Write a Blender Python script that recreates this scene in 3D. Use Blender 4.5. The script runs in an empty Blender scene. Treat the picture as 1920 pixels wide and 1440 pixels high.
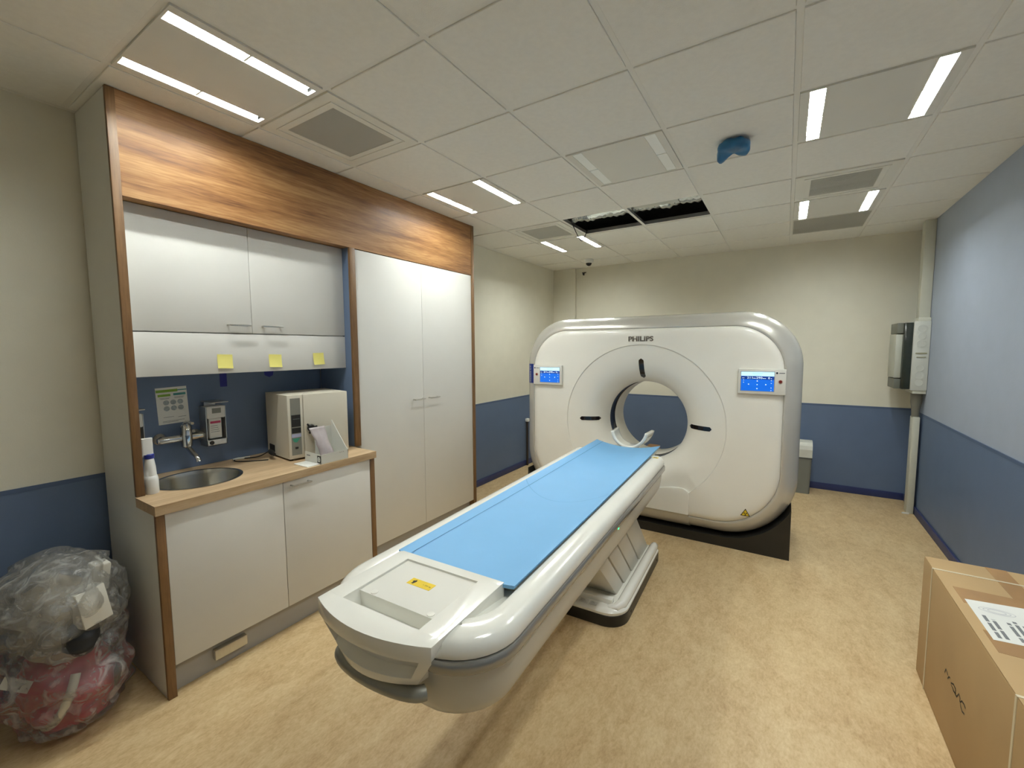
import bpy, bmesh, math, random
from mathutils import Vector, Matrix, noise, Euler

random.seed(7)
S = bpy.context.scene
COL = S.collection
PI = math.pi

# ------------------------------------------------------------------ camera, world, exposure
CAMX, CAMY, CAMZ = 1.2048, -1.8856, 1.633
YAW, PITCH, ROLL = math.radians(-32.47), math.radians(-4.70), math.radians(-0.30)
FPX = 806.5
cam_d = bpy.data.cameras.new('camera')
cam_d.sensor_fit = 'HORIZONTAL'
cam_d.sensor_width = 36.0
cam_d.lens = FPX * 36.0 / 1920.0
cam_d.clip_start = 0.05
cam = bpy.data.objects.new('camera', cam_d)
COL.objects.link(cam)
_f = Vector((math.sin(YAW) * math.cos(PITCH), math.cos(YAW) * math.cos(PITCH), math.sin(PITCH)))
_r = Vector((math.cos(YAW), -math.sin(YAW), 0.0))
_u = _r.cross(_f)
_r2 = _r * math.cos(ROLL) + _u * math.sin(ROLL)
_u2 = -_r * math.sin(ROLL) + _u * math.cos(ROLL)
cam.matrix_world = Matrix(((_r2.x, _u2.x, -_f.x, CAMX), (_r2.y, _u2.y, -_f.y, CAMY),
                           (_r2.z, _u2.z, -_f.z, CAMZ), (0, 0, 0, 1)))
S.camera = cam
W = bpy.data.worlds.new('world')
S.world = W
W.use_nodes = True
W.node_tree.nodes['Background'].inputs[0].default_value = (0.5, 0.5, 0.5, 1)
W.node_tree.nodes['Background'].inputs[1].default_value = 0.0
S.view_settings.view_transform = 'Standard'
S.view_settings.look = 'None'
S.view_settings.gamma = 1.0
S.view_settings.use_curve_mapping = False
S.view_settings.exposure = 0.12
LAMP = 116.0                      # radiance of the ceiling strips
S.cycles.use_denoising = True
S.cycles.max_bounces = 9
S.cycles.diffuse_bounces = 5
S.cycles.use_adaptive_sampling = True
S.cycles.adaptive_threshold = 0.02
S.cycles.glossy_bounces = 4
S.cycles.transparent_max_bounces = 16
S.cycles.sample_clamp_indirect = 6.0

# ------------------------------------------------------------------ helpers
def lin(c):
    return tuple((x / 255 / 12.92) if x / 255 <= 0.04045 else ((x / 255 + 0.055) / 1.055) ** 2.4 for x in c)

MATS = {}
def mat(name, rgb, rough=0.5, metal=0.0, var=0.06, scale=6.0, bump=0.0, bscale=60.0, coat=0.0, spec=0.5,
        stretch=(1, 1, 1), emit=None, alpha=None, detail=4.0):
    if name in MATS:
        return MATS[name]
    m = bpy.data.materials.new(name)
    m.use_nodes = True
    nt = m.node_tree
    p = nt.nodes['Principled BSDF']
    c = lin(rgb)
    tc = nt.nodes.new('ShaderNodeTexCoord')
    mp = nt.nodes.new('ShaderNodeMapping')
    mp.inputs['Scale'].default_value = stretch
    nt.links.new(tc.outputs['Object'], mp.inputs['Vector'])
    nz = nt.nodes.new('ShaderNodeTexNoise')
    nz.inputs['Scale'].default_value = scale
    nz.inputs['Detail'].default_value = detail
    nt.links.new(mp.outputs['Vector'], nz.inputs['Vector'])
    rp = nt.nodes.new('ShaderNodeValToRGB')
    rp.color_ramp.elements[0].position = 0.3
    rp.color_ramp.elements[1].position = 0.7
    rp.color_ramp.elements[0].color = tuple(max(0, x * (1 - var)) for x in c) + (1,)
    rp.color_ramp.elements[1].color = tuple(min(1, x * (1 + var)) for x in c) + (1,)
    nt.links.new(nz.outputs['Fac'], rp.inputs['Fac'])
    nt.links.new(rp.outputs['Color'], p.inputs['Base Color'])
    p.inputs['Roughness'].default_value = rough
    p.inputs['Metallic'].default_value = metal
    p.inputs['Specular IOR Level'].default_value = spec
    p.inputs['Coat Weight'].default_value = coat
    p.inputs['Coat Roughness'].default_value = 0.08
    if bump:
        n2 = nt.nodes.new('ShaderNodeTexNoise')
        n2.inputs['Scale'].default_value = bscale
        n2.inputs['Detail'].default_value = 3
        nt.links.new(mp.outputs['Vector'], n2.inputs['Vector'])
        b = nt.nodes.new('ShaderNodeBump')
        b.inputs['Strength'].default_value = bump
        b.inputs['Distance'].default_value = 0.004
        nt.links.new(n2.outputs['Fac'], b.inputs['Height'])
        nt.links.new(b.outputs['Normal'], p.inputs['Normal'])
    if emit:
        p.inputs['Emission Color'].default_value = lin(emit[0]) + (1,)
        p.inputs['Emission Strength'].default_value = emit[1]
    if alpha is not None:
        p.inputs['Alpha'].default_value = alpha
    MATS[name] = m
    return m

def wood(name, cols, stretch, rough=0.45, scale=3.0):
    m = bpy.data.materials.new(name)
    m.use_nodes = True
    nt = m.node_tree
    p = nt.nodes['Principled BSDF']
    tc = nt.nodes.new('ShaderNodeTexCoord')
    mp = nt.nodes.new('ShaderNodeMapping')
    mp.inputs['Scale'].default_value = stretch
    nt.links.new(tc.outputs['Object'], mp.inputs['Vector'])
    n1 = nt.nodes.new('ShaderNodeTexNoise')
    n1.inputs['Scale'].default_value = scale
    n1.inputs['Detail'].default_value = 6
    n1.inputs['Roughness'].default_value = 0.6
    n1.inputs['Distortion'].default_value = 0.5
    nt.links.new(mp.outputs['Vector'], n1.inputs['Vector'])
    n2 = nt.nodes.new('ShaderNodeTexNoise')
    n2.inputs['Scale'].default_value = scale * 9
    n2.inputs['Detail'].default_value = 4
    nt.links.new(mp.outputs['Vector'], n2.inputs['Vector'])
    mx = nt.nodes.new('ShaderNodeMix')
    mx.data_type = 'FLOAT'
    mx.inputs[0].default_value = 0.3
    nt.links.new(n1.outputs['Fac'], mx.inputs[2])
    nt.links.new(n2.outputs['Fac'], mx.inputs[3])
    rp = nt.nodes.new('ShaderNodeValToRGB')
    el = rp.color_ramp.elements
    el[0].position, el[1].position = 0.34, 0.66
    el[0].color = lin(cols[0]) + (1,)
    el[1].color = lin(cols[2]) + (1,)
    e = el.new(0.5)
    e.color = lin(cols[1]) + (1,)
    nt.links.new(mx.outputs[0], rp.inputs['Fac'])
    nt.links.new(rp.outputs['Color'], p.inputs['Base Color'])
    p.inputs['Roughness'].default_value = rough
    MATS[name] = m
    return m

def new_mesh(name, verts, faces, m=None, parent=None, smooth=False, mats=None, fmat=None):
    me = bpy.data.meshes.new(name)
    me.from_pydata([tuple(v) for v in verts], [], [tuple(f) for f in faces])
    bm = bmesh.new()
    bm.from_mesh(me)
    if fmat is None:
        bmesh.ops.recalc_face_normals(bm, faces=bm.faces)
    bm.to_mesh(me)
    bm.free()
    if mats:
        for x in mats:
            me.materials.append(x)
        for i, p in enumerate(me.polygons):
            p.material_index = fmat[i]
    elif m:
        me.materials.append(m)
    if smooth:
        for p in me.polygons:
            p.use_smooth = True
        if smooth != 'full':
            me.set_sharp_from_angle(angle=math.radians(38))
    o = bpy.data.objects.new(name, me)
    COL.objects.link(o)
    if parent:
        o.parent = parent
    me.update()
    return o

def tag(o, label=None, cat=None, group=None, kind=None):
    if label: o['label'] = label
    if cat: o['category'] = cat
    if group: o['group'] = group
    if kind: o['kind'] = kind
    return o

def thing(name, label, cat, loc=(0, 0, 0), rz=0.0, group=None):
    o = bpy.data.objects.new(name, None)
    o.empty_display_size = 0.1
    COL.objects.link(o)
    o.location = loc
    o.rotation_euler = (0, 0, rz)
    return tag(o, label, cat, group)

def from_bm(name, bm, m, parent=None, smooth=False):
    me = bpy.data.meshes.new(name)
    bmesh.ops.recalc_face_normals(bm, faces=bm.faces)
    bm.to_mesh(me)
    bm.free()
    me.materials.append(m)
    if smooth:
        for p in me.polygons:
            p.use_smooth = True
        if smooth != 'full':
            me.set_sharp_from_angle(angle=math.radians(38))
    o = bpy.data.objects.new(name, me)
    COL.objects.link(o)
    if parent:
        o.parent = parent
    return o

def bm_box(bm, x0, x1, y0, y1, z0, z1, bev=0.0, seg=2):
    vs = [bm.verts.new(v) for v in ((x0, y0, z0), (x1, y0, z0), (x1, y1, z0), (x0, y1, z0),
                                    (x0, y0, z1), (x1, y0, z1), (x1, y1, z1), (x0, y1, z1))]
    fs = [bm.faces.new([vs[i] for i in f]) for f in ((0, 3, 2, 1), (4, 5, 6, 7), (0, 1, 5, 4), (1, 2, 6, 5), (2, 3, 7, 6), (3, 0, 4, 7))]
    if bev:
        es = list({e for f in fs for e in f.edges})
        bmesh.ops.bevel(bm, geom=es, offset=bev, segments=seg, profile=0.5, affect='EDGES')

def box(name, x0, x1, y0, y1, z0, z1, m, parent=None, bev=0.0, seg=2, off=None):
    """box in world coordinates; off = location of the (unrotated) parent"""
    o = off if off is not None else (Vector(parent.location) if parent is not None and parent.rotation_euler[2] == 0 and parent.parent is None else Vector((0, 0, 0)))
    bm = bmesh.new()
    bm_box(bm, x0 - o[0], x1 - o[0], y0 - o[1], y1 - o[1], z0 - o[2], z1 - o[2], bev, seg)
    return from_bm(name, bm, m, parent, smooth=bool(bev))

def loft(loops, cap0=True, cap1=True, closed=True):
    """loops: lists of points (equal length) -> verts, faces"""
    n = len(loops[0])
    v = [p for l in loops for p in l]
    f = []
    for i in range(len(loops) - 1):
        for j in range(n if closed else n - 1):
            k = (j + 1) % n
            f.append((i * n + j, i * n + k, (i + 1) * n + k, (i + 1) * n + j))
    if cap0: f.append(tuple(range(n - 1, -1, -1)))
    if cap1: f.append(tuple(range((len(loops) - 1) * n, len(loops) * n)))
    return v, f

def rrect(x0, x1, y0, y1, r, n=8, bulge=0.0, ne=10):
    """rounded rectangle; r = radius or (r at y0, r at y1); bulge pushes the y0 edge out"""
    ra, rb = (r, r) if not isinstance(r, tuple) else r
    pts = []
    def arc(cx, cy, rr, a0):
        for i in range(n + 1):
            a = a0 + PI / 2 * i / n
            pts.append((cx + rr * math.cos(a), cy + rr * math.sin(a)))
    arc(x0 + ra, y0 + ra, ra, PI)
    for i in range(1, ne):
        pts.append((x0 + ra + (x1 - x0 - 2 * ra) * i / ne, y0))
    arc(x1 - ra, y0 + ra, ra, 1.5 * PI)
    arc(x1 - rb, y1 - rb, rb, 0)
    for i in range(1, ne):
        pts.append((x1 - rb - (x1 - x0 - 2 * rb) * i / ne, y1))
    arc(x0 + rb, y1 - rb, rb, PI / 2)
    if bulge:
        hw = (x1 - x0) / 2
        cx = (x1 + x0) / 2
        ym = (y0 + y1) / 2
        pts = [(x, y - (bulge * (1 - ((x - cx) / hw) ** 2) if y < ym else 0)) for x, y in pts]
    return pts

def tube_vf(pts, r, n=10, caps=True):
    pts = [Vector(p) for p in pts]
    loops = []
    up = None
    for i, p in enumerate(pts):
        d = (pts[min(i + 1, len(pts) - 1)] - pts[max(i - 1, 0)]).normalized()
        if up is None:
            up = Vector((0, 0, 1)) if abs(d.z) < 0.9 else Vector((1, 0, 0))
        a = d.cross(up).normalized()
        b = a.cross(d).normalized()
        up = b
        rr = r[i] if isinstance(r, (list, tuple)) else r
        loops.append([tuple(p + a * rr * math.cos(2 * PI * k / n) + b * rr * math.sin(2 * PI * k / n)) for k in range(n)])
    return loft(loops, caps, caps)

def tube(name, pts, r, m, parent=None, n=10, off=(0, 0, 0)):
    v, f = tube_vf([(p[0] - off[0], p[1] - off[1], p[2] - off[2]) for p in pts], r, n)
    return new_mesh(name, v, f, m, parent, smooth=True)

def lathe(name, prof, m, parent=None, n=28, at=(0, 0, 0), axis='z', smooth=True, cap=True):
    loops = []
    for r, h in prof:
        l = []
        for k in range(n):
            a = 2 * PI * k / n
            p = (r * math.cos(a), r * math.sin(a), h)
            if axis == 'x': p = (h, r * math.cos(a), r * math.sin(a))
            if axis == 'y': p = (r * math.cos(a), h, r * math.sin(a))
            l.append((p[0] + at[0], p[1] + at[1], p[2] + at[2]))
        loops.append(l)
    v, f = loft(loops, cap and prof[0][0] > 1e-6, prof[-1][0] > 1e-6)
    return new_mesh(name, v, f, m, parent, smooth=smooth)

def text(name, body, size, m, parent, mw, extrude=0.0008, bold=0.0, align='CENTER'):
    cu = bpy.data.curves.new(name, 'FONT')
    cu.body = body
    cu.size = size
    cu.extrude = extrude
    cu.offset = bold
    cu.align_x = align
    cu.align_y = 'CENTER'
    cu.resolution_u = 3
    t = bpy.data.objects.new(name + '_tmp', cu)
    COL.objects.link(t)
    dg = bpy.context.evaluated_depsgraph_get()
    me = bpy.data.meshes.new_from_object(t.evaluated_get(dg))
    bpy.data.objects.remove(t)
    bpy.data.curves.remove(cu)
    me.materials.clear()
    me.materials.append(m)
    me.transform(mw)
    o = bpy.data.objects.new(name, me)
    COL.objects.link(o)
    if parent:
        o.parent = parent
    return o

FACE_NEG_Y = Matrix.Rotation(PI / 2, 4, 'X')                       # readable from -Y
FACE_POS_X = Matrix.Rotation(PI / 2, 4, 'Z') @ FACE_NEG_Y          # readable from +X
FACE_NEG_X = Matrix.Rotation(-PI / 2, 4, 'Z') @ FACE_NEG_Y         # readable from -X

def boolean_cut(o, cutters):
    for c in cutters:
        md = o.modifiers.new('cut', 'BOOLEAN')
        md.operation = 'DIFFERENCE'
        md.solver = 'EXACT'
        md.object = c
    dg = bpy.context.evaluated_depsgraph_get()
    dg.update()
    me = bpy.data.meshes.new_from_object(o.evaluated_get(dg))
    o.modifiers.clear()
    o.data = me
    for c in cutters:
        bpy.data.objects.remove(c)
    return o

def bevel_apply(o, w, seg=3, ang=35):
    md = o.modifiers.new('b', 'BEVEL')
    md.width = w
    md.segments = seg
    md.limit_method = 'ANGLE'
    md.angle_limit = math.radians(ang)
    dg = bpy.context.evaluated_depsgraph_get()
    dg.update()
    me = bpy.data.meshes.new_from_object(o.evaluated_get(dg))
    o.modifiers.clear()
    o.data = me
    for p in me.polygons:
        p.use_smooth = True
    me.set_sharp_from_angle(angle=math.radians(40))
    return o

# ------------------------------------------------------------------ materials
M_CREAM = mat('cream_paint', (230, 226, 209), 0.75, var=0.02, bump=0.12, bscale=180)
M_BLUEUP = mat('blue_grey_paint', (166, 177, 195), 0.62, var=0.02, bump=0.15, bscale=150)
M_BLUE = mat('blue_wainscot_paint', (99, 117, 146), 0.5, var=0.03, bump=0.1, bscale=150)
M_BLUECAP = mat('blue_trim_paint', (82, 100, 130), 0.5, var=0.03)
M_NAVY = mat('navy_skirting', (48, 58, 104), 0.5, var=0.05)
M_TILE = mat('ceiling_tile_fibre', (240, 238, 230), 0.9, var=0.02, scale=40, bump=0.25, bscale=260)
M_TBAR = mat('ceiling_grid_enamel', (236, 234, 226), 0.5, var=0.01)
M_WEB = mat('galvanised_bar_web', (150, 150, 148), 0.45, metal=0.7, var=0.1)
M_DARKV = mat('concrete_soffit', (122, 120, 115), 0.9, var=0.1)
M_WHITE = mat('white_laminate', (221, 219, 213), 0.5, var=0.01, bump=0.05, bscale=300)
M_SIDE = mat('grey_white_laminate', (222, 222, 216), 0.55, var=0.02)
M_WOODH = wood('walnut_laminate_grain', ((104, 68, 40), (152, 108, 66), (186, 146, 98)), (1.5, 0.35, 5.0))
M_WOODV = wood('walnut_edge_grain', ((92, 66, 40), (120, 88, 54), (138, 104, 66)), (6, 6, 0.5))
M_TOP = wood('oak_worktop_grain', ((168, 140, 106), (190, 163, 128), (205, 180, 146)), (5.0, 0.5, 5.0))
M_KICK = mat('grey_plinth_laminate', (168, 165, 160), 0.45, var=0.03)
M_STEEL = mat('brushed_steel', (208, 206, 200), 0.34, metal=1.0, var=0.05, scale=30, stretch=(1, 12, 1))
M_CHROME = mat('chrome', (205, 205, 205), 0.08, metal=1.0, var=0.02)
M_GWHITE = mat('gantry_white_plastic', (242, 239, 229), 0.32, var=0.01, coat=0.25)
M_TWHITE = mat('table_white_plastic', (236, 235, 227), 0.2, var=0.01, coat=0.5)
M_TGREY = mat('table_underside_plastic', (206, 202, 190), 0.35, var=0.01, coat=0.2)
M_SILVER = mat('silver_lacquer', (206, 203, 194), 0.27, metal=0.3, var=0.02, coat=0.3)
M_SILVER2 = mat('silver_strip_lacquer', (158, 156, 150), 0.22, metal=0.5, var=0.02, coat=0.2)
M_BLACK = mat('black_plastic', (20, 20, 22), 0.4, var=0.1)
M_BASE = mat('dark_base_lacquer', (34, 32, 28), 0.4, var=0.06)
M_MAT = mat('sky_blue_vinyl', (122, 182, 230), 0.5, var=0.015, bump=0.05, bscale=400)
M_MATD = mat('blue_vinyl_seam', (72, 128, 176), 0.6, var=0.02)
M_YEL = mat('yellow_sticker', (232, 200, 40), 0.5, var=0.02)
M_INK = mat('black_ink', (24, 22, 18), 0.6, var=0.1)
M_GREYINK = mat('grey_ink', (120, 122, 124), 0.7, var=0.35, scale=320)
M_PAPER = mat('white_paper', (226, 226, 220), 0.7, var=0.02)
M_CARD = mat('cardboard', (180, 150, 106), 0.75, var=0.05, scale=3, bump=0.06, bscale=90)
M_TAPE = mat('brown_packing_tape', (168, 130, 86), 0.22, var=0.08, scale=8, bump=0.2, bscale=20)
M_STRAP = mat('clear_white_strap', (208, 196, 168), 0.35, var=0.05)

# floor: marbled linoleum
def floor_mat():
    m = bpy.data.materials.new('marbled_linoleum')
    m.use_nodes = True
    nt = m.node_tree
    p = nt.nodes['Principled BSDF']
    tc = nt.nodes.new('ShaderNodeTexCoord')
    mp = nt.nodes.new('ShaderNodeMapping')
    mp.inputs['Scale'].default_value = (1.15, 0.55, 1.0)
    mp.inputs['Rotation'].default_value = (0, 0, 0.12)
    nt.links.new(tc.outputs['Object'], mp.inputs['Vector'])
    facs = []
    for sc, det, dist in ((6.0, 6, 0.5), (28.0, 6, 0.6), (90.0, 4, 0.3)):
        n = nt.nodes.new('ShaderNodeTexNoise')
        n.inputs['Scale'].default_value = sc
        n.inputs['Detail'].default_value = det
        n.inputs['Roughness'].default_value = 0.65
        n.inputs['Distortion'].default_value = dist
        nt.links.new(mp.outputs['Vector'], n.inputs['Vector'])
        facs.append(n)
    m1 = nt.nodes.new('ShaderNodeMix'); m1.data_type = 'FLOAT'; m1.inputs[0].default_value = 0.5
    nt.links.new(facs[0].outputs['Fac'], m1.inputs[2]); nt.links.new(facs[1].outputs['Fac'], m1.inputs[3])
    m2 = nt.nodes.new('ShaderNodeMix'); m2.data_type = 'FLOAT'; m2.inputs[0].default_value = 0.3
    nt.links.new(m1.outputs[0], m2.inputs[2]); nt.links.new(facs[2].outputs['Fac'], m2.inputs[3])
    rp = nt.nodes.new('ShaderNodeValToRGB')
    el = rp.color_ramp.elements
    el[0].position, el[1].position = 0.36, 0.66
    el[0].color = lin((178, 148, 106)) + (1,)
    el[1].color = lin((220, 198, 156)) + (1,)
    e = el.new(0.5); e.color = lin((202, 175, 132)) + (1,)
    nt.links.new(m2.outputs[0], rp.inputs['Fac'])
    nt.links.new(rp.outputs['Color'], p.inputs['Base Color'])
    p.inputs['Roughness'].default_value = 0.42
    p.inputs['Specular IOR Level'].default_value = 0.35
    return m
M_FLOOR = floor_mat()

# ------------------------------------------------------------------ the room
XL, XR, YB, YF = -1.835, 2.336, 4.128, -3.6
HC = 2.814
HT = HC + 0.5
WZ = 0.985
fl = tag(box('floor', XL - 0.1, XR + 0.1, YF - 0.1, YB + 0.1, -0.08, 0.0, M_FLOOR), 'tan marbled linoleum floor', None, kind='structure')
def wall(name, x0, x1, y0, y1, m, label):
    return tag(box(name, x0, x1, y0, y1, 0.0, HT, m), label, kind='structure')
w_l = wall('wall_left', XL - 0.1, XL, YF - 0.1, YB + 0.1, M_CREAM, 'cream painted left wall with blue lower zone')
w_r = wall('wall_right', XR, XR + 0.1, YF - 0.1, YB + 0.1, M_BLUEUP, 'pale blue painted right wall with darker blue lower zone')
w_b = wall('wall_back', XL, XR, YB, YB + 0.1, M_CREAM, 'cream painted back wall with blue lower zone')
w_f = wall('wall_front', XL, XR, YF - 0.1, YF, M_CREAM, 'cream painted wall opposite the scanner')
E3 = 0.004
for w, a in ((w_l, (XL, XL + E3, YF, YB)), (w_r, (XR - E3, XR, YF, YB)), (w_b, (XL + E3, XR - E3, YB - E3, YB)), (w_f, (XL + E3, XR - E3, YF, YF + E3))):
    box('wainscot', *a, 0.0, WZ - 0.02, M_BLUE, w)
for w, a in ((w_l, (XL, XL + .006, YF, YB)), (w_r, (XR - .006, XR, YF, YB)), (w_b, (XL + .006, XR - .006, YB - .006, YB)), (w_f, (XL + .006, XR - .006, YF, YF + .006))):
    box('wainscot_cap', *a, WZ - 0.02, WZ + 0.002, M_BLUECAP, w)
BH = 0.075
for nm, a in (('baseboard_left', (XL + .006, XL + .02, YF + .02, YB - .02)), ('baseboard_right', (XR - .02, XR - .006, YF + .02, YB - .02)),
              ('baseboard_back', (XL + .02, XR - .02, YB - .02, YB - .006)), ('baseboard_front', (XL + .02, XR - .02, YF + .006, YF + .02))):
    tag(box(nm, *a, 0.0, BH, M_NAVY, bev=0.003), 'navy blue skirting strip', kind='structure')
tag(box('trim_1', XL, -1.475, YB - .045, YB, 0.0, HC, M_CREAM, bev=0.006), 'shallow cream pipe boxing in the back left corner', kind='structure')
# wall angle round the ceiling
for nm, a in (('trim_2', (XL, XL + .022, YF, YB)), ('trim_3', (XR - .022, XR, YF, YB)), ('trim_4', (XL, XR, YB - .022, YB))):
    tag(box(nm, *a, HC - 0.001, HC + 0.003, M_TBAR), 'thin metal ceiling edge angle', kind='structure')

# ceiling: void above, grid bars, tiles
ceil = tag(box('ceiling', XL - 0.1, XR + 0.1, YF - 0.1, YB + 0.1, HT, HT + 0.1, M_DARKV), 'suspended ceiling of white square tiles in a metal grid', kind='structure')
LIGHTS = {(-2, -2): 1, (-2, 1): 1, (-2, 4): 1, (2, 1): 1, (2, 4): 1, (0, 1): 0, (2, -2): 1}
VENTS = {(-2, -1): 'near', (-2, 3): 'far', (2, 3): 'right', (2, 5): 'return'}
HOLES = ((-1, 3), (0, 3))
G = 0.6
def tbar_x(x):
    bm = bmesh.new()
    bm_box(bm, x - .012, x + .012, YF, YB, HC, HC + .002)
    o = from_bm('grid_bar', bm, M_TBAR, ceil)
    bm = bmesh.new()
    bm_box(bm, x - .001, x + .001, YF, YB, HC + .0015, HC + .036)
    from_bm('bar_web', bm, M_WEB, o)
    return o
def tbar_y(y):
    bm = bmesh.new()
    bm_box(bm, XL, XR, y - .012, y + .012, HC + .0004, HC + .0024)
    o = from_bm('grid_bar', bm, M_TBAR, ceil)
    bm = bmesh.new()
    bm_box(bm, XL, XR, y - .001, y + .001, HC + .002, HC + .036)
    from_bm('bar_web', bm, M_WEB, o)
    return o
for i in range(-3, 4): tbar_x(i * G)
for j in range(-5, 7): tbar_y(j * G)
TILE_CACHE = {}
def tile(x0, x1, y0, y1):
    key = (round(x1 - x0, 3), round(y1 - y0, 3))
    cx, cy = (x0 + x1) / 2, (y0 + y1) / 2
    if key not in TILE_CACHE:
        a, b = key[0] / 2, key[1] / 2
        loops = []
        for d, z in ((.004, HC + .018), (.004, HC + .0026), (.0125, HC + .0026), (.0125, HC - .004), (.0145, HC - .006)):
            loops.append([(-a + d, -b + d, z), (a - d, -b + d, z), (a - d, b - d, z), (-a + d, b - d, z)])
        v, f = loft(loops)
        o = new_mesh('ceiling_tile', v, f, M_TILE, ceil)
        TILE_CACHE[key] = o.data
    else:
        o = bpy.data.objects.new('ceiling_tile', TILE_CACHE[key])
        COL.objects.link(o)
        o.parent = ceil
    o.location = (cx, cy, 0)
    return o
for i in range(-3, 4):
    for j in range(-6, 7):
        if (i, j) in LIGHTS or (i, j) in VENTS or (i, j) in HOLES:
            continue
        tile(i * G, min((i + 1) * G, XR), max(j * G, YF), min((j + 1) * G, YB))

# ------------------------------------------------------------------ ceiling lights
M_LAMPP = mat('lamp_panel_enamel', (226, 224, 215), 0.55, var=0.01)
M_LED = mat('lit_led_strip', (255, 250, 245), 0.4, emit=((248, 253, 249), LAMP), var=0.0)
M_LEDOFF = mat('unlit_opal_diffuser', (252, 255, 250), 0.4, var=0.01)
def ceiling_light(i, j, on, label, group):
    x0, y0 = i * G, j * G
    t = thing('ceiling_light_offscreen' if (i, j) == (2, -2) else 'ceiling_light', label, 'ceiling light', (x0 + .3, y0 + .3, HC), group=group)
    a = .287
    z0 = -.008
    # face panel with two long openings (strips run along y)
    sx = (.052, .112)            # strip from the panel edge
    xs = [-a, -.3 + sx[0], -.3 + sx[1], .3 - sx[1], .3 - sx[0], a]
    ys = [-a, -.278, .278, a]
    v, f = [], []
    def quad(xa, xb, ya, yb, z):
        n = len(v)
        v.extend(((xa, ya, z), (xb, ya, z), (xb, yb, z), (xa, yb, z)))
        f.append((n, n + 1, n + 2, n + 3))
    bm = bmesh.new()
    for k in range(5):
        for l in range(3):
            if l == 1 and k in (1, 3):
                continue
            bm_box(bm, xs[k], xs[k + 1], ys[l], ys[l + 1], z0, z0 + .012)
    # trough walls
    D = .02 if on else .001
    for k in (1, 3):
        xa, xb = xs[k], xs[k + 1]
        if on:
            bm_box(bm, xa - .003, xa, -.278, .278, z0 + .01, z0 + .012 + D)
            bm_box(bm, xb, xb + .003, -.278, .278, z0 + .01, z0 + .012 + D)
        bm_box(bm, xa - .003, xb + .003, -.281, .281, z0 + .013 + D, z0 + .016 + D)
        bm_box(bm, xa, xb, -.004, .004, z0 + .004, z0 + .013 + D)
    from_bm('panel', bm, M_LAMPP, t)
    for k in (1, 3):
        for s in (-1, 1):
            ya, yb = (-.274, -.004) if s < 0 else (.004, .274)
            zz = z0 + (.006 + D if on else .0005)
            o = new_mesh('diffuser', [(xs[k] + .001, ya, zz), (xs[k + 1] - .001, ya, zz), (xs[k + 1] - .001, yb, zz), (xs[k] + .001, yb, zz),
                                      (xs[k] + .001, ya, zz + .004), (xs[k + 1] - .001, ya, zz + .004), (xs[k + 1] - .001, yb, zz + .004), (xs[k] + .001, yb, zz + .004)],
                         [(0, 3, 2, 1), (4, 5, 6, 7), (0, 1, 5, 4), (1, 2, 6, 5), (2, 3, 7, 6), (3, 0, 4, 7)], M_LED if on else M_LEDOFF, t)
    return t
LL = {(-2, -2): 'lit twin-strip ceiling light above the sink end of the cabinet wall',
      (-2, 1): 'lit twin-strip ceiling light above the tall cupboard doors',
      (-2, 4): 'lit twin-strip ceiling light beside the ceiling opening with hanging cable',
      (2, 1): 'lit twin-strip ceiling light beside the blue wrapped detector',
      (2, 4): 'lit twin-strip ceiling light between two grey grilles',
      (0, 1): 'unlit twin-strip ceiling light with dull white strips',
      (2, -2): 'lit twin-strip ceiling light above the foot of the scanner table'}
for (i, j), on in LIGHTS.items():
    ceiling_light(i, j, on, LL[(i, j)], 'recessed ceiling lights')

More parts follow.
